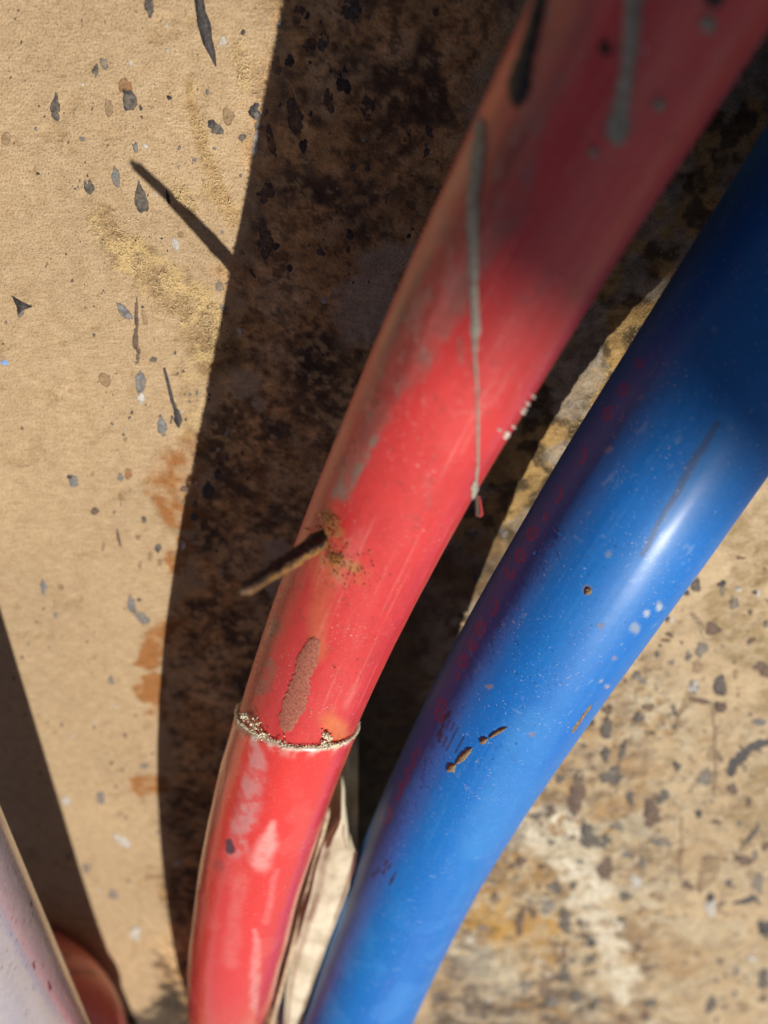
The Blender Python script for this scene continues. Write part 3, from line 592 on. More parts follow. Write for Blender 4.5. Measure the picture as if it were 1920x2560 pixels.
SW = [(1340, -60), (1520, -60), (1463, 116), (1365, 324), (1300, 562), (1234, 644), (1171, 779), (1125, 842), (1053, 946), (994, 996), (954, 1060), (890, 1181), (872, 1235), (850, 1250), (832, 1240),
      (850, 1159), (890, 1060), (949, 919), (1017, 752), (1089, 594), (1143, 503), (1240, 280)]
def paint_red(px, facing, s, a, S_, T_):
    n1 = fbm(s / 9, a / 4, 5, 51); n2 = fbm(s / 2.2, a / 1.6, 4, 52); n3 = fbm(s / 30, a / 6, 4, 53)
    c = np.zeros(px.shape[:2] + (3,)) + np.array([0.56, 0.034, 0.032]); rg = np.full(px.shape[:2], 0.38)
    c = mixc(c, (0.64, 0.09, 0.08), np.clip(n3 - 0.35, 0, 1) * 0.6)
    wp = px + np.stack([fbm(s / 5, a / 5, 4, 54) - .5, fbm(s / 5, a / 5, 4, 55) - .5], -1) * 34
    f = facing
    sw = (in_poly(wp, SW) & f).astype(float)
    for q in range(2):
        sw = (sw + np.roll(sw, 1, 0) + np.roll(sw, -1, 0) + np.roll(sw, 1, 1) + np.roll(sw, -1, 1)) / 5
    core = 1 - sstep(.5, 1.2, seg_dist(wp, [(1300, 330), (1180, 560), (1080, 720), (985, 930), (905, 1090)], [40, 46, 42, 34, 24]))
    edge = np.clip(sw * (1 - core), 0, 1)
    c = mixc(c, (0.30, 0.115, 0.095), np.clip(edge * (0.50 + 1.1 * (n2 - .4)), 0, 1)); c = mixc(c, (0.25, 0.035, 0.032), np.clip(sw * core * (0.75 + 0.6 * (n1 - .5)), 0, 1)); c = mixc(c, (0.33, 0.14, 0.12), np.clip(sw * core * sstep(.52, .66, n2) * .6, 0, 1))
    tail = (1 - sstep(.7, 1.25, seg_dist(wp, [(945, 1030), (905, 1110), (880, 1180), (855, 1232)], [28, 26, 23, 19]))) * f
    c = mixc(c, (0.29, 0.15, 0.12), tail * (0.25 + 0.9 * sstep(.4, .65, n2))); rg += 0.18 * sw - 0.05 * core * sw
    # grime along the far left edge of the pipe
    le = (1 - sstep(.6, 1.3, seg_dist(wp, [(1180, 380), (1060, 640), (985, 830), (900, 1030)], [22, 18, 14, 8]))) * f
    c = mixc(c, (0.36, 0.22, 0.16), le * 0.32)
    # rust film round the nail
    ru = (1 - sstep(.3, 1.2, seg_dist(wp, [(822, 1300), (835, 1390), (880, 1430)], [30, 55, 44]))) * f
    c = mixc(c, (0.42, 0.17, 0.06), ru * (0.22 + 0.78 * sstep(.40, .62, n2)))
    r2 = (1 - sstep(.3, 1.2, seg_dist(wp, [(820, 1420), (800, 1520), (790, 1640)], [46, 40, 26]))) * f
    c = mixc(c, (0.55, 0.19, 0.06), r2 * 0.32 * (0.5 + n1))
    r3 = (1 - sstep(.3, 1.2, seg_dist(wp, [(830, 1815), (845, 1830)], [40, 34]))) * f
    c = mixc(c, (0.62, 0.24, 0.05), r3 * 0.5)
    # pale scuffs
    sc = sstep(.60, .72, fbm(s / 16, a / 1.2, 4, 57)) * sstep(.45, .6, n3)
    c = mixc(c, (0.66, 0.24, 0.22), sc * 0.18); rg += 0.08 * sc
    for pts, wd, cc, k in [([(1150, 845), (1152, 905)], [7, 9], (.30, .12, .09), .5), ([(1066, 1180), (1070, 1230), (1075, 1262)], [3, 4, 8], (.40, .10, .09), .45), ([(1060, 980), (1064, 1020)], [6, 5], (.45, .12, .1), .3)]:
        z = (1 - sstep(.6, 1.2, seg_dist(px, pts, wd))) * f; c = mixc(c, cc, z * k)
    scr = sstep(.60, .74, fbm(s / 30, a / .35, 4, 157)) * sstep(.40, .6, fbm(s / 16, a / 5, 3, 158)); c = mixc(c, (.70, .22, .20), scr * .22); rg += .14 * scr
    blot = fbm(s / 14, a / 9, 5, 159, .6); c *= (.86 + .28 * blot)[..., None]; rg += (blot - .5) * .22
    # dirt specks
    sp = sstep(.74, .80, fbm(s / .9, a / .9, 2, 58)); c = mixc(c, (.22, .05, .04), sp * .35)
    dk = (1 - sstep(.4, 1.3, seg_dist(wp, [(690, 1560), (670, 1640), (655, 1720)], [18, 26, 24]))) * f
    c = mixc(c, (.22, .12, .09), dk * .6 * sstep(.45, .6, n2))
    return c, rg
def r_up(S_, T_):
    w_ = fbm(S_ * 1000 / 24, T_ * 2.5, 3, 61) - .5
    return RR * 0.985 + w_ * 0.00022
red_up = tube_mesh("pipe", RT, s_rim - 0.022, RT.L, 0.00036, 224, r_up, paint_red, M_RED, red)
def paint_sleeve(px, facing, s, a, S_, T_):
    n1 = fbm(s / 8, a / 5, 5, 71); n2 = fbm(s / 2, a / 1.5, 4, 72); n3 = fbm(s / 22, a / 8, 4, 73)
    c = np.zeros(px.shape[:2] + (3,)) + np.array([0.70, 0.046, 0.034]); rg = np.full(px.shape[:2], 0.24)
    wp = px + np.stack([fbm(s / 5, a / 5, 4, 74) - .5, fbm(s / 5, a / 5, 4, 75) - .5], -1) * 40
    z = (1 - sstep(.4, 1.2, seg_dist(wp, [(632, 1850), (648, 1920), (620, 2010), (590, 2120)], [14, 26, 34, 30]))) * facing
    c = mixc(c, (.62, .28, .27), z * (.15 + .6 * sstep(.35, .65, n2))); rg += .12 * z
    s = s - (rim_s(T_) - s_rim) * 1000; rim = sstep(s_rim * 1000 - 4.0, s_rim * 1000 - 0.4, s); c = mixc(c, (.74, .45, .40), rim * sstep(.42, .62, n2) * .6); lip = sstep(s_rim * 1000 - 1.6, s_rim * 1000 - .5, s + (n2 - .5) * 1.6); c = mixc(c, (.82, .74, .64), lip * .85)
    z = (1 - sstep(.7, 1.15, seg_dist(wp * .3 + px * .7, [(572, 2105), (576, 2125)], [10, 12]))) * facing; c = mixc(c, (.03, .02, .03), z * .9)
    z = (1 - sstep(.5, 1.2, seg_dist(wp, [(545, 2165)], [18]))) * facing; c = mixc(c, (.35, .05, .05), z * .6)
    for pts, wd, k in [([(680, 2060), (672, 2105), (650, 2150)], [12, 26, 34], .75), ([(640, 2330), (640, 2430), (635, 2520)], [8, 16, 12], .5), ([(600, 2200), (575, 2400)], [24, 26], .18), ([(690, 2180), (665, 2300)], [10, 12], .25)]:  # white sun glare painted as pale patches and streaks
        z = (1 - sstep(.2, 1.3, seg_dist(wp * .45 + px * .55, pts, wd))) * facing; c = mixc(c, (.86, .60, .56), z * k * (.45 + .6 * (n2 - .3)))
    patch = sstep(.55, .66, fbm(s / 11, a / 7, 3, 76)); c = mixc(c, (.74, .16, .14), patch * .18); rg += .08 * patch
    return c, rg
def rim_s(T_): return s_rim + RIM_A * np.cos(T_) + RIM_B * np.sin(T_) + (fbm(T_ * 6 + 9, T_ * 0 + .5, 3, 84) - .5) * 0.0008
def sl_s(S_, T_): return np.where(S_ > s_rim - 0.02, s_rim - 0.02 + (S_ - s_rim + 0.02) * (rim_s(T_) - s_rim + 0.02) / 0.02, S_)
def r_sl(S_, T_):
    S_ = S_ - (rim_s(T_) - s_rim) * np.clip((S_ - s_rim + .02) / .02, 0, 1)
    end = np.clip((s_rim - S_) / 0.0012, 0, 1)
    ch = (fbm(S_ * 1000 / 1.6, T_ * 9, 3, 81) - .5) * 0.0006 * np.clip(1 - (s_rim - S_) / 0.003, 0, 1)
    return RR * 1.045 + (fbm(S_ * 1000 / 20, T_ * 2, 3, 82) - .5) * 0.0004 - (1 - end) * 0.0005 + ch
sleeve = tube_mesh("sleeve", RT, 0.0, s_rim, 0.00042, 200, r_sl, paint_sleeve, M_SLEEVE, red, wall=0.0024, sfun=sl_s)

def paint_blue(px, facing, s, a, S_, T_):
    n1 = fbm(s / 10, a / 4, 5, 91); n2 = fbm(s / 2.2, a / 1.6, 4, 92); n3 = fbm(s / 40, a / 7, 4, 93)
    c = np.zeros(px.shape[:2] + (3,)) + np.array([0.0, 0.135, 0.52]); rg = np.full(px.shape[:2], 0.56)
    c = mixc(c, (0.0, 0.21, 0.58), np.clip(n3 - .35, 0, 1) * 1.0)
    scr = sstep(.58, .74, fbm(s / 26, a / .45, 4, 94)) * sstep(.42, .6, fbm(s / 18, a / 6, 3, 95))
    c = mixc(c, (.06, .26, .60), scr * .12); rg += .10 * scr
    f = facing
    wp = px + np.stack([fbm(s / 5, a / 5, 4, 96) - .5, fbm(s / 5, a / 5, 4, 97) - .5], -1) * 26
    pat = sstep(.58, .64, fbm(s / 7, a / 7, 4, 98)) * sstep(2150, 2450, px[..., 1]); c = mixc(c, (.05, .28, .70), pat * .22)
    # dust smear on the scratched highlight
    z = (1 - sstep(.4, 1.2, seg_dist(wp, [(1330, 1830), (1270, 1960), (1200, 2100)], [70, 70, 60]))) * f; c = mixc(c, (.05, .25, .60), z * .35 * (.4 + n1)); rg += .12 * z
    z = (1 - sstep(.5, 1.2, seg_dist(wp, [(1800, 1060), (1700, 1210), (1610, 1390)], [10, 12, 6]))) * f; c = mixc(c, (.05, .06, .10), z * .6)
    # black printed ticks
    for (x, y, l) in [(1112, 1796, 11), (1122, 1786, 10), (1104, 1822, 10), (1132, 1817, 9), (1100, 1845, 9), (1111, 1858, 9), (1120, 1812, 8), (1140, 1828, 10), (1128, 1852, 13), (1119, 1870, 6), (1154, 1855, 11), (1143, 1875, 8), (1097, 1835, 7), (1107, 1795, 9), (1114, 1848, 7),
                      (965, 2158, 6), (974, 2166, 7), (960, 2178, 6), (984, 2192, 11), (945, 2176, 6), (978, 2203, 8), (935, 2187, 5)]:
        d = np.array([.42, -.9]) * l; z = (1 - sstep(.6, 1.2, seg_dist(px, [(x - d[0], y - d[1]), (x + d[0], y + d[1])], [3.2, 3.2]))) * f
        c = mixc(c, (.015, .02, .06), z * .85)
    # red printed characters running along the pipe
    O_ = [(-14, 0), (-8, -12), (4, -14), (10, -4), (4, 10), (-8, 12), (-14, 0)]
    J_ = [(4, -18), (10, -8), (6, 6), (-4, 16)]; D_ = [(0, -6), (2, 6)]; U_ = [(-10, -10), (-6, 8), (6, 12), (10, -4)]
    marks = [(1600, 905, U_), (1560, 975, O_), (1520, 1035, O_), (1455, 1140, J_), (1395, 1238, J_), (1364, 1292, D_), (1332, 1335, O_), (1303, 1390, O_), (1275, 1432, U_), (1234, 1520, J_), (1203, 1572, O_), (1182, 1612, U_), (1160, 1655, O_), (1142, 1690, D_), (1105, 1765, O_), (1098, 1790, U_),
             (1048, 1880, D_), (1028, 1905, J_), (1012, 1945, J_), (995, 1980, J_), (968, 2040, J_)]
    for (x, y, g) in marks:
        P_ = [(x + u * .9, y + v * 1.1) for u, v in g]
        z = (1 - sstep(.5, 1.3, seg_dist(px, P_, [4.5] * len(P_)))) * f; c = mixc(c, (.26, .03, .05), z * .5)
    # pale crumbs and specks
    sp = sstep(.76, .82, fbm(s / 1.3, a / 1.3, 2, 99)) * sstep(.5, .6, n1); c = mixc(c, (.20, .36, .60), sp * .3)
    for (x, y, r, cc) in [(1470, 1477, 11, (.20, .15, .10)), (1648, 1505, 9, (.25, .3, .4)), (1507, 1567, 9, (.14, .12, .12)), (1658, 1362, 7, (.12, .14, .2)), (1590, 1570, 13, (.28, .34, .42)), (1616, 1532, 9, (.45, .5, .55)), (1650, 1515, 10, (.45, .52, .6)), (1535, 1640, 6, (.3, .25, .2)), (1515, 1715, 6, (.4, .35, .28)), (1505, 1700, 5, (.35, .33, .3)), (1336, 1840, 6, (.25, .15, .1)), (1228, 1714, 7, (.25, .2, .16)), (1520, 1385, 8, (.2, .25, .35)), (1518, 1120, 10, (.2, .3, .45))]:
        z = (1 - sstep(.6, 1.2, seg_dist(wp, [(x, y)], [r]))) * f; c = mixc(c, cc, z * .75)
    return c, rg
def r_bl(S_, T_): return BR_ + (fbm(S_ * 1000 / 26, T_ * 2, 3, 83) - .5) * 0.00025
blue_t = tube_mesh("pipe", BT, 0.0, BT.L, 0.00042, 250, r_bl, paint_blue, M_BLUE, blue)

# ------------------------------------------------------------------ things stuck to the pipes
def ribbon(name, tube, pts, wd, h, mat, parent, sub=6):
    """a dried drip: domed ribbon lying on the pipe along a traced line"""
    pts = np.asarray(pts, float); wd = np.asarray(wd, float)
    t = np.linspace(0, len(pts) - 1, (len(pts) - 1) * sub + 1)
    P = np.stack([np.interp(t, np.arange(len(pts)), pts[:, q]) for q in range(2)], 1); Wd = np.interp(t, np.arange(len(pts)), wd)
    Wd = Wd * (1 + RNG.normal(0, 0.13, len(Wd)))
    e = np.arange(len(t)) / (len(t) - 1); capf = np.sqrt(np.clip(np.minimum(e, 1 - e) * len(t) / 2.5, 0, 1)); Wd = Wd * np.maximum(capf, .15)
    dr = nrm(np.gradient(P, axis=0)); nn = np.stack([-dr[:, 1], dr[:, 0]], -1)
    prof = [(-1, -.12), (-.7, .6), (0, 1), (.7, .6), (1, -.12)]
    V = []; n = len(P)
    for k in range(n):
        for u, hh in prof:
            p, nr = tube.hit(P[k] + nn[k] * u * Wd[k]); V.append(p + nr * hh * h * (0.75 + 0.5 * RNG.uniform()) * max(capf[k], .3))
    Fc = grid_faces(n, 5)
    V = np.array(V); q = Fc[len(Fc) // 2]; cp = np.array(cam.matrix_world.translation)
    if np.cross(V[q[1]] - V[q[0]], V[q[3]] - V[q[0]]) @ (cp - V[q[0]]) < 0: Fc = Fc[:, ::-1]
    return adopt(new_mesh(name, V, Fc, mat), parent)
ribbon("drip", RT, [(1200, 290), (1190, 400), (1180, 503), (1182, 600), (1184, 700), (1186, 760), (1189, 815), (1187, 850), (1187, 885), (1193, 978), (1195, 1080), (1195, 1159), (1191, 1205)], [15, 16, 14, 13, 11, 10, 14, 8, 5, 3.2, 4.2, 3, 5], 0.00016, M_DRIP, red)
ribbon("drip", RT, [(1191, 1200), (1188, 1222), (1181, 1250)], [5, 9, 2], 0.00025, M_DRIP, red)
ribbon("drip", RT, [(1588, -60), (1580, 60), (1572, 150), (1560, 230), (1550, 285), (1545, 325), (1544, 365)], [22, 21, 18, 18, 24, 33, 20], 0.0005, M_DRIP, red)
ribbon("drip", RT, [(1362, -60), (1340, 50), (1315, 130), (1298, 190), (1288, 270)], [12, 16, 19, 25, 22], 0.0005, M_DARKDRIP, red)
for (x, y, r, m) in [(1772, 62, 22, M_DRIP), (1648, 262, 16, M_DRIP), (1484, 382, 13, M_DRIP), (1785, -8, 30, M_DARKDRIP), (1512, 122, 20, M_DARKDRIP)]:
    ribbon("speck", RT, [(x - r * .3, y - r), (x, y), (x + r * .3, y + r)], [r * .6, r, r * .5], 0.0003, m, red, 4)
for (x, y, r) in [(1268, 1084, 6), (1262, 1092, 4), (1283, 1066, 3), (1306, 1030, 4), (1311, 1022, 3), (1318, 1008, 4), (1332, 990, 3), (1247, 1073, 3)]:
    ribbon("crumb", RT, [(x - 2, y + r), (x, y), (x + 3, y - r)], [r * .6, r, r * .5], 0.0004, M_CRUMB, red, 3)
# brown drips on the blue pipe
ribbon("drip", BT, [(1268, 1818), (1252, 1826), (1235, 1836), (1222, 1845)], [2, 5, 5, 3], 0.0004, M_BROWNDRIP, blue)
ribbon("drip", BT, [(1219, 1846), (1209, 1852), (1200, 1857)], [4, 8, 4], 0.0005, M_BROWNDRIP, blue)
ribbon("drip", BT, [(1180, 1870), (1165, 1884), (1152, 1898), (1139, 1911)], [3, 9, 8, 3], 0.0004, M_BROWNDRIP, blue)
ribbon("drip", BT, [(1138, 1911), (1128, 1920), (1118, 1928)], [6, 11, 5], 0.0005, M_BROWNDRIP, blue)
ribbon("drip", BT, [(1480, 1760), (1462, 1784), (1445, 1808), (1428, 1832)], [3, 4, 4, 4], 0.0003, M_BROWNDRIP, blue)
ribbon("drip", BT, [(1468, 1468), (1472, 1478), (1462, 1486)], [6, 9, 5], 0.0004, M_BROWNDRIP, blue)
# scale patch on the red pipe
ribbon("scale_patch", RT, [(786, 1594), (784, 1612), (770, 1650), (755, 1690), (748, 1725), (735, 1765), (720, 1800), (712, 1832)], [9, 22, 25, 20, 27, 26, 24, 14], 0.00014, M_SCALE, red, 6)

def lumps(name, centres, sizes, mat, parent, flat=None):
    """many small irregular grains joined into one crust"""
    base = []
    for i in range(4):
        for k in range(6):
            a = k * math.pi / 3; p = (i + .5) * math.pi / 4; base.append((math.sin(p) * math.cos(a), math.sin(p) * math.sin(a), math.cos(p)))
    base = np.array(base + [(0, 0, 1), (0, 0, -1)])
    bf = []
    for i in range(3):
        for k in range(6):
            j = (k + 1) % 6; a, b_, c, d = i * 6 + k, i * 6 + j, (i + 1) * 6 + j, (i + 1) * 6 + k; bf += [(a, d, c), (a, c, b_)]
    for k in range(6):
        j = (k + 1) % 6; bf += [(24, k, j), (18 + k, 25, 18 + j)]
    bf = np.array(bf)
    V, Fa = [], []
    for q, (c, sz) in enumerate(zip(centres, sizes)):
        v = base * RNG.uniform(.6, 1.35, (26, 1)) * np.asarray(sz) * RNG.uniform(.7, 1.3, 3)
        V.append(v + c); Fa.append(bf + 26 * q)
    return adopt(new_mesh(name, np.vstack(V), np.vstack(Fa), mat, smooth=True), parent)
# crumbly mineral ring at the mouth of the sleeve
cs, sz = [], []
for k in range(2600):
    th = RNG.uniform(-math.pi, math.pi); rel = th
    dens = 0.55 + 0.45 * vnoise(np.array([rel * 5.0]), np.array([.3]), 5)[0]
    if RNG.uniform() > dens: continue
    s_ = rim_s(np.array([th]))[0] + RNG.normal(0.0001, 0.00022); p, n = RT.surf(np.array([s_]), np.array([th]), np.array([RR * 1.005 + RNG.uniform(0, .00045)]))
    cs.append(p[0]); sz.append(RNG.uniform(.00004, .00013) * (1 + 1.2 * (dens > .86)))
for (x, y, n_, sp, zz) in [(816, 1836, 40, 7, .0003), (812, 1856, 40, 8, .0003), (640, 1808, 60, 12, .00022), (617, 1790, 60, 9, .00022), (660, 1832, 50, 10, .0002), (705, 1853, 30, 12, .00018)]:
    for k in range(n_):
        p, n = RT.hit((x + RNG.normal(0, sp * .6), y + RNG.normal(0, sp * .6))); cs.append(p + n * RNG.uniform(0.0001, zz * 1.6 + .0004)); sz.append(RNG.uniform(.4, 1) * zz)
cr = lumps("rim_crust", cs, sz, M_CRUST, red); cr["kind"] = "stuff"
cs, sz = [], []
for (x, y, n_, sp) in [(822, 1300, 110, 13), (826, 1330, 26, 9), (832, 1392, 120, 12), (855, 1410, 20, 22), (890, 1430, 60, 26), (768, 1330, 12, 6)]:
    for k in range(n_):
        p, n = RT.hit((x + RNG.normal(0, sp), y + RNG.normal(0, sp))); cs.append(p + n * .00005); sz.append(RNG.uniform(.00005, .00015))
cr = lumps("rust_crumb", cs, sz, M_RUSTCRUMB, red); cr["kind"] = "stuff"

# fine water beads and dust grains
def beads(name, tube, zones, mat, parent, size=(.00007, .00020)):
    base = []
    for pz, rr_ in ((0.0, 1.0), (.55, .8), (.9, .35)):
        for k in range(7): base.append((rr_ * math.cos(k * 2 * math.pi / 7), rr_ * math.sin(k * 2 * math.pi / 7), pz))
    base = np.array(base + [(0, 0, 1.0)]); bf = []
    for i in range(2):
        for k in range(7):
            j = (k + 1) % 7; bf += [(i * 7 + k, i * 7 + j, (i + 1) * 7 + j), (i * 7 + k, (i + 1) * 7 + j, (i + 1) * 7 + k)]
    for k in range(7): bf.append((14 + k, 14 + (k + 1) % 7, 21))
    bf = np.array(bf); V, Fa = [], []; q = 0
    for pts, wd, n_ in zones:
        pts = np.asarray(pts, float)
        for k in range(n_):
            u = RNG.uniform(0, len(pts) - 1.001); i = int(u); p = pts[i] + (pts[i + 1] - pts[i]) * (u - i)
            w_ = wd[i] + (wd[i + 1] - wd[i]) * (u - i)
            p = p + RNG.normal(0, .55, 2) * w_
            c, n = tube.hit(p); ref = np.array([1.0, 0, 0]) if abs(n[0]) < .8 else np.array([0, 1.0, 0])
            a = nrm(np.cross(n, ref)); b_ = np.cross(n, a); r = RNG.uniform(*size) * (1.7 if RNG.uniform() < .06 else 1)
            V.append(c - n * r * .1 + (base[:, :1] * a + base[:, 1:2] * b_ + base[:, 2:] * n * .8) * r); Fa.append(bf + 22 * q); q += 1
    ob = adopt(new_mesh(name, np.vstack(V), np.vstack(Fa), mat), parent); ob["kind"] = "stuff"; return ob
beads("water_bead", RT, [([(1130, 560), (1030, 760), (960, 930), (900, 1060), (865, 1190)], [50, 46, 36, 24, 16], 420), ([(730, 1440), (690, 1540), (650, 1660), (630, 1750)], [20, 22, 24, 20], 330), ([(640, 1900), (580, 2080), (520, 2260), (495, 2500)], [26, 26, 20, 14], 150), ([(950, 1500), (880, 1700)], [60, 50], 40)], M_WATER, red)
beads("water_bead", BT, [([(1290, 1500), (1190, 1660), (1120, 1800), (1060, 1930), (980, 2100), (900, 2330), (850, 2500)], [30, 28, 26, 26, 26, 24, 20], 620), ([(1400, 1330), (1310, 1460)], [26, 26], 60), ([(1500, 1500), (1250, 1900), (1060, 2350)], [110, 110, 90], 170)], M_WATER, blue)

# ------------------------------------------------------------------ the nail
def nail():
    pb, nb_ = RT.hit((800, 1352)); cp = np.array(cam.matrix_world.translation)
    tip = at_depth(np.array([608.0, 1478.0]), np.array(NAIL_Z))
    ax = nrm(tip - pb); base = pb - ax * 0.004
    L = np.linalg.norm(tip - base); nS, nT = 110, 28
    s = np.linspace(0, 1, nS); th = np.linspace(0, 2 * math.pi, nT, endpoint=False); Sg, Tg = np.meshgrid(s, th, indexing='ij')
    u = nrm(np.cross(ax, [0, 0, 1.0])); v = np.cross(ax, u)
    r = 0.00140 * (1 - 0.40 * sstep(.15, 1.0, Sg)) * (1 + .5 * (fbm(Sg * 14, Tg * 1.3, 4, 111) - .5)); r = np.where(Sg > .97, r * .55, r)
    bend = np.sin(Sg * math.pi) * 0.0006
    P = base + ax * (Sg * L)[..., None] + u * (r * np.cos(Tg) + bend)[..., None] + v * (r * np.sin(Tg))[..., None]
    V = np.vstack([P.reshape(-1, 3), tip[None] + ax * .0002, base[None]]); Fc = [tuple(f) for f in grid_faces(nS, nT, True).tolist()]
    e = (nS - 1) * nT
    for k in range(nT): Fc += [(e + k, e + (k + 1) % nT, nS * nT), ((k + 1) % nT, k, nS * nT + 1)]
    upv = np.cos(Tg) * u[1] + np.sin(Tg) * v[1]; nz = fbm(Sg * 26, Tg * 1.6, 4, 112); nz2 = fbm(Sg * 60, Tg * 4, 3, 113)
    och = sstep(.55, -.15, upv + (nz - .5) * 1.6) * sstep(.02, .3, Sg); cn = np.zeros(Sg.shape + (3,)) + np.array([.020, .015, .014])
    cn = mixc(cn, (.42, .22, .05), och * .95); cn = mixc(cn, (.16, .10, .08), sstep(.62, .75, nz2) * .6); cn = mixc(cn, (.05, .03, .02), sstep(.5, .66, nz2) * och * .5)
    cn = mixc(cn, (.20, .12, .09), sstep(.93, .99, Sg) * .7); cn = np.vstack([cn.reshape(-1, 3), cn[-1].mean(0)[None], cn[0].mean(0)[None]])
    nl = new_mesh("nail", V, Fc, M_NAIL, attrs={'col': ('C', cn)})
    nl["label"] = "rusty bent nail sticking out of the side of the red pipe"; nl["category"] = "nail"
    cs = [tip + RNG.normal(0, .0003, 3) - ax * RNG.uniform(0, .002) for k in range(14)] + [base + ax * L * RNG.uniform(.3, .9) + RNG.normal(0, .0005, 3) for k in range(16)]
    f = empty_parentless = lumps("rust_flake", cs, [RNG.uniform(.00008, .00022) for _ in cs], M_RUST, nl); f["kind"] = "stuff"
    return nl
NAIL_Z = 117.5
nail()

# ------------------------------------------------------------------ grey pipe and short pink pipe low on the left
G_UP = ray(np.array([0.0, 2010.0])) * 178.0; G_LO = ray(np.array([226.0, 2560.0])) * 246.0
gs = nrm(np.cross(nrm(G_UP - G_LO), nrm(-(G_UP + G_LO))))
GT = Tube(np.array([(G_LO + (G_UP - G_LO) * u) - gs * 16.5 for u in (-0.15, 0.4, 1.0, 1.6)]), 16.5, 0.0, 1.0, 8, bend=0.0022); GT.r = 16.5
gp = empty("grey_pipe", GT.W[0] * [1, 1, 0], "dusty grey plastic pipe crossing in front of a curved red pipe", "pipe")
def paint_grey(px, facing, s, a, S_, T_):
    n2 = fbm(s / 1.4, a / 1.2, 4, 121); n3 = fbm(s / 20, a / 5, 4, 122)
    c = np.zeros(px.shape[:2] + (3,)) + np.array([0.40, 0.36, 0.40]); c *= (.88 + .24 * n3)[..., None]
    c = mixc(c, (.50, .44, .40), sstep(.45, .7, n2) * .35)
    sp = sstep(.80, .84, fbm(s / 1.2, a / .7, 2, 123)); c = mixc(c, (.05, .03, .03), sp * .6)
    for (pts, wd) in [([(84, 2405), (86, 2420)], [3, 4]), ([(120, 2455), (126, 2472)], [3, 4]), ([(78, 2255), (80, 2263)], [3, 3])]:
        z = (1 - sstep(.6, 1.2, seg_dist(px, pts, wd))) * facing; c = mixc(c, (.03, .02, .02), z)
    return c, .20 + .12 * n2
tube_mesh("pipe", GT, 0.0, GT.L, 0.0005, 200, lambda S_, T_: np.full(S_.shape, 0.0165), paint_grey, M_GREY, gp)

PT = Tube([(205, 2700, 312), (196, 2585, 306), (130, 2482, 300), (0, 2400, 296)], 14.6, 0.0, 1.0, 25, bend=0.004); PT.r = 14.6
pk = empty("curved_red_pipe", PT.W[0] * [1, 1, 0], "faded red pipe bending behind the dusty grey pipe", "pipe")
def paint_pink(px, facing, s, a, S_, T_):
    n1 = fbm(s / 8, a / 5, 4, 131)
    c = np.zeros(px.shape[:2] + (3,)) + np.array([0.62, 0.20, 0.17]); c *= (.9 + .2 * n1)[..., None]; rg = np.full(px.shape[:2], .45)
    wp = px + np.stack([fbm(s / 4, a / 4, 4, 134) - .5, fbm(s / 4, a / 4, 4, 135) - .5], -1) * 20
    for (pts, wd) in [([(175, 2428), (200, 2430)], [8, 8]), ([(212, 2430), (235, 2432)], [8, 7]), ([(162, 2388), (168, 2390)], [8, 8])]:
        z = (1 - sstep(.5, 1.3, seg_dist(wp, pts, wd))) * facing; c = mixc(c, (.22, .07, .035), z * .75)
    return c, rg
tube_mesh("pipe", PT, 0.0, PT.L, 0.0008, 110, lambda S_, T_: np.full(S_.shape, 0.0146), paint_pink, mat_pipe("faded_red_plastic", sss=0.15, coat=0.3), pk)

HT = Tube([(563.6, 2533.1, 301.0), (604.5, 2305.8, 243.0), (773.6, 1714.4, 198.0), (1759.0, -220.9, 117.0)], 10.5, -0.03, 1.0, 40); HT.r = 10.5  # added pipe hidden behind the red one, fills the shadow gap on the board
hp = empty("added_shadow_pipe", HT.W[0] * [1, 1, 0], "added dull dark red pipe hidden behind the bright red pipe to fill its shadow", "pipe")
def paint_dull(px, facing, s, a, S_, T_):
    n1 = fbm(s / 8, a / 5, 4, 161); c = np.zeros(px.shape[:2] + (3,)) + np.array([0.36, 0.035, 0.03]); return c * (.75 + .5 * n1)[..., None], .4 + .1 * n1
tube_mesh("pipe", HT, 0.0, HT.L, 0.0012, 96, lambda S_, T_: np.full(S_.shape, 0.0105), paint_dull, mat_pipe("added_dull_red_plastic", coat=0.1), hp)

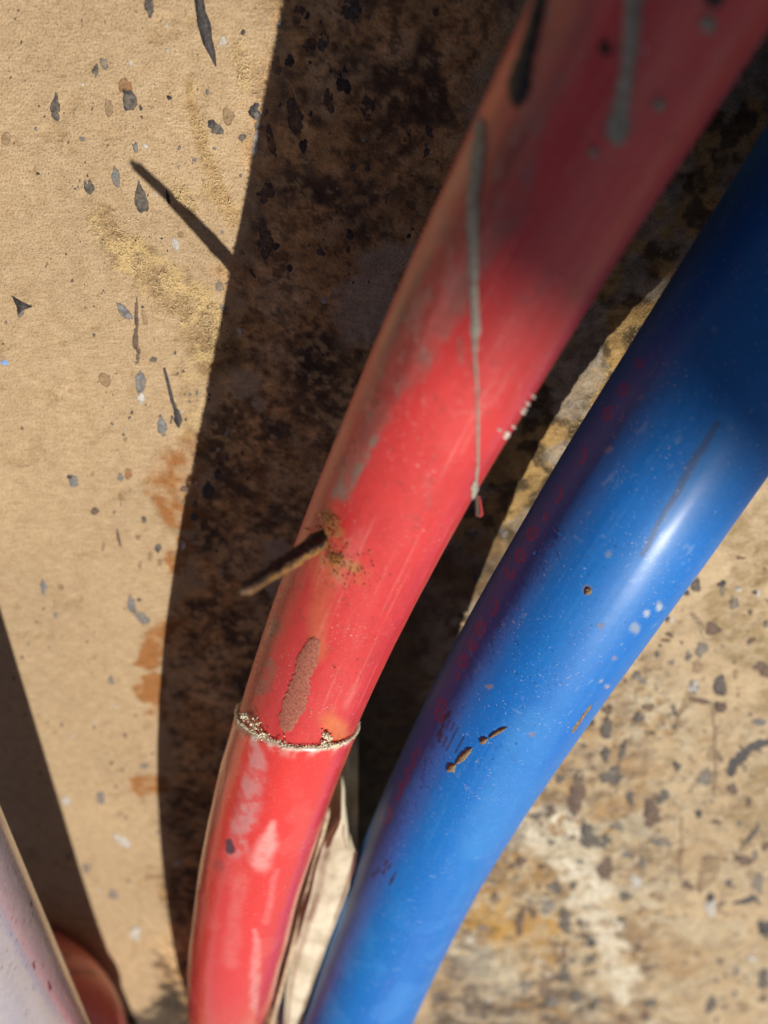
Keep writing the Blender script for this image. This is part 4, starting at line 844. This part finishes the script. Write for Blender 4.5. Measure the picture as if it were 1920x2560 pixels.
# broken pale wood standing between the two pipes
def stub():
    out = [(706, 2640), (714, 2480), (728, 2400), (756, 2310), (776, 2240), (790, 2170), (806, 2118), (822, 2092), (838, 2070), (852, 2048), (860, 2062), (861, 2088), (868, 2108), (876, 2130), (884, 2124), (897, 2112), (890, 2160), (868, 2230), (843, 2300), (815, 2370), (789, 2440), (760, 2520), (735, 2640)]
    out = np.array(out, float)
    ys = np.linspace(2048, 2640, 120); V, idx = [], {}
    L = np.array([[x for x in []]])
    rows = []; nx = 34
    for y in ys:
        xs = []
        for k in range(len(out)):
            (xa, ya), (xb, yb) = out[k], out[(k + 1) % len(out)]
            if (ya > y) != (yb > y): xs.append(xa + (xb - xa) * (y - ya) / (yb - ya))
        xs = sorted(xs)
        if len(xs) < 2: xs = [852, 853]
        rows.append((xs[0], xs[-1] if y > 2125 else xs[1]))
    top = []
    for y, (xa, xb) in zip(ys, rows):
        u = np.linspace(0, 1, nx); x = xa + (xb - xa) * u
        z = np.interp(y, [2048, 2300, 2640], [219, 236, 282]) + 2.6 * (1 - sstep(.0, .35, u)) - 1.2 * sstep(.85, 1.0, u)
        W = at_depth(np.stack([x, np.full(nx, y)], -1), z)
        bumpy = (fbm(np.full(nx, y) / 70, x / 40, 3, 141) - .5) * 0.0014
        W[:, 2] += bumpy; top.append(W)
    top = np.array(top); bot = top.copy(); bot[..., 2] = -0.004
    n, m = top.shape[:2]; V = np.vstack([top.reshape(-1, 3), bot.reshape(-1, 3)]); Fc = [tuple(f) for f in grid_faces(n, m).tolist()]
    o_ = n * m
    ring = [i * m for i in range(n)] + [(n - 1) * m + j for j in range(1, m)] + [i * m + m - 1 for i in range(n - 2, -1, -1)] + [j for j in range(m - 2, 0, -1)]
    for k in range(len(ring)):
        a, b_ = ring[k], ring[(k + 1) % len(ring)]; Fc.append((a, b_, o_ + b_, o_ + a))
    ob = new_mesh("broken_wood", V, Fc, M_PALE)
    import bmesh
    bm = bmesh.new(); bm.from_mesh(ob.data); bmesh.ops.recalc_face_normals(bm, faces=bm.faces); bm.to_mesh(ob.data); bm.free()
    ob["label"] = "pale jagged piece of broken wood wedged between red and blue pipes"; ob["category"] = "wood"
stub()
def stick():
    a = at_depth(np.array([823.0, 2020.0]), np.array(221.0)); b_ = at_depth(np.array([722.0, 2400.0]), np.array(252.0))
    d = nrm(b_ - a); end = b_ + d * ((-0.004 - b_[2]) / d[2] if d[2] < -0.05 else 0.08)
    n, m = 60, 10; t = np.linspace(0, 1, n); th = np.linspace(0, 2 * math.pi, m, endpoint=False); T, H = np.meshgrid(t, th, indexing='ij')
    u = nrm(np.cross(d, [0, 0, 1.0])); v = np.cross(d, u)
    r = 0.00062 * np.sqrt(np.clip(T / 0.012, 0.02, 1)) * (1 + .35 * (fbm(T * 40, H, 3, 151) - .5))
    P = a + (end - a) * T[..., None] + u * (r * np.cos(H))[..., None] + v * (r * np.sin(H))[..., None]
    V = np.vstack([P.reshape(-1, 3), a - d * .0002, end]); Fc = [tuple(f) for f in grid_faces(n, m, True).tolist()]
    for k in range(m): Fc += [((k + 1) % m, k, n * m), ((n - 1) * m + k, (n - 1) * m + (k + 1) % m, n * m + 1)]
    ob = new_mesh("stick", V, Fc, mat_simple("pale_stick", (.34, .24, .14), (.62, .50, .36), 600, .8))
    ob["label"] = "thin pale stick standing against the red sleeve"; ob["category"] = "stick"
stick()

# water drop hanging from the grey drip
def waterdrop():
    a, na = RT.hit((1190, 1236)); top = a + na * .0003; b_ = at_depth(np.array([1199.0, 1294.0]), np.array(np.linalg.norm(to_cam(a)[2])))
    d = nrm(b_ - top); L = np.linalg.norm(b_ - top); n, m = 16, 12; t = np.linspace(0, 1, n); th = np.linspace(0, 2 * math.pi, m, endpoint=False); T, H = np.meshgrid(t, th, indexing='ij')
    u = nrm(np.cross(d, [0, 0, 1.0])); v = np.cross(d, u); r = 0.00062 * (0.55 + .45 * T) * np.sqrt(np.clip((1 - T) / .12, 0.0, 1))
    P = top + d * (T * L)[..., None] + u * (r * np.cos(H))[..., None] + v * (r * np.sin(H))[..., None]
    ob = new_mesh("water_drop", np.vstack([P.reshape(-1, 3), top]), [tuple(f) for f in grid_faces(n, m, True).tolist()] + [((k + 1) % m, k, n * m) for k in range(m)], M_WATER)
    adopt(ob, red)
waterdrop()

# ------------------------------------------------------------------ made-up unseen timber roof, added to shade the upper pipe ends and cut skylight
def added_canopy():
    A_, _ = RT.hit(SHADE_RED); B_, _ = BT.hit(SHADE_BLUE)
    m = nrm(np.cross(SUN_W, B_ - A_)); e = nrm(np.cross(m, [0, 0, 1.0])); q = np.cross([0, 0, 1.0], e)
    D = 2.3; E0 = A_ - SUN_W * D
    tp, _ = RT.hit((1650, 60)); tq = tp - SUN_W * ((E0[2] - tp[2]) / -SUN_W[2])
    if (tq - E0) @ q < 0: q = -q
    root = empty("added_shade_canopy", (E0 + q * .3) * [1, 1, 0] + np.array([0, 0, -0.0125]), "added unseen timber roof on four posts, there to shade the upper pipes", "added_canopy")
    wm = mat_simple("grey_timber", (.20, .15, .10), (.34, .26, .18), 12, .8, None, .001)
    def box(name, c, hx, hy, z0, z1):
        V = [c + e * sx * hx + q * sy * hy + np.array([0, 0, zz - c[2]]) for zz in (z0, z1) for sx, sy in ((-1, -1), (1, -1), (1, 1), (-1, 1))]
        ob = new_mesh(name, V, [(3, 2, 1, 0), (4, 5, 6, 7), (0, 1, 5, 4), (1, 2, 6, 5), (2, 3, 7, 6), (3, 0, 4, 7)], wm, smooth=False)
        import bmesh
        bm = bmesh.new(); bm.from_mesh(ob.data); bmesh.ops.recalc_face_normals(bm, faces=bm.faces); bm.to_mesh(ob.data); bm.free(); adopt(ob, root)
    for k in range(30): box("plank", E0 + q * (.075 + .152 * k), 2.6, .075, E0[2], E0[2] + .028)
    for sx in (-1, 1):
        box("rafter", E0 + q * 2.28 + e * sx * 2.45, .035, 2.25, E0[2] - .09, E0[2])
        for qq in (.25, 4.3): box("post", E0 + q * qq + e * sx * 2.45, .045, .045, -.0125, E0[2] - .09)
SHADE_RED = (1275, 875); SHADE_BLUE = (1650, 1075)
added_canopy()
bpy.context.view_layer.update()
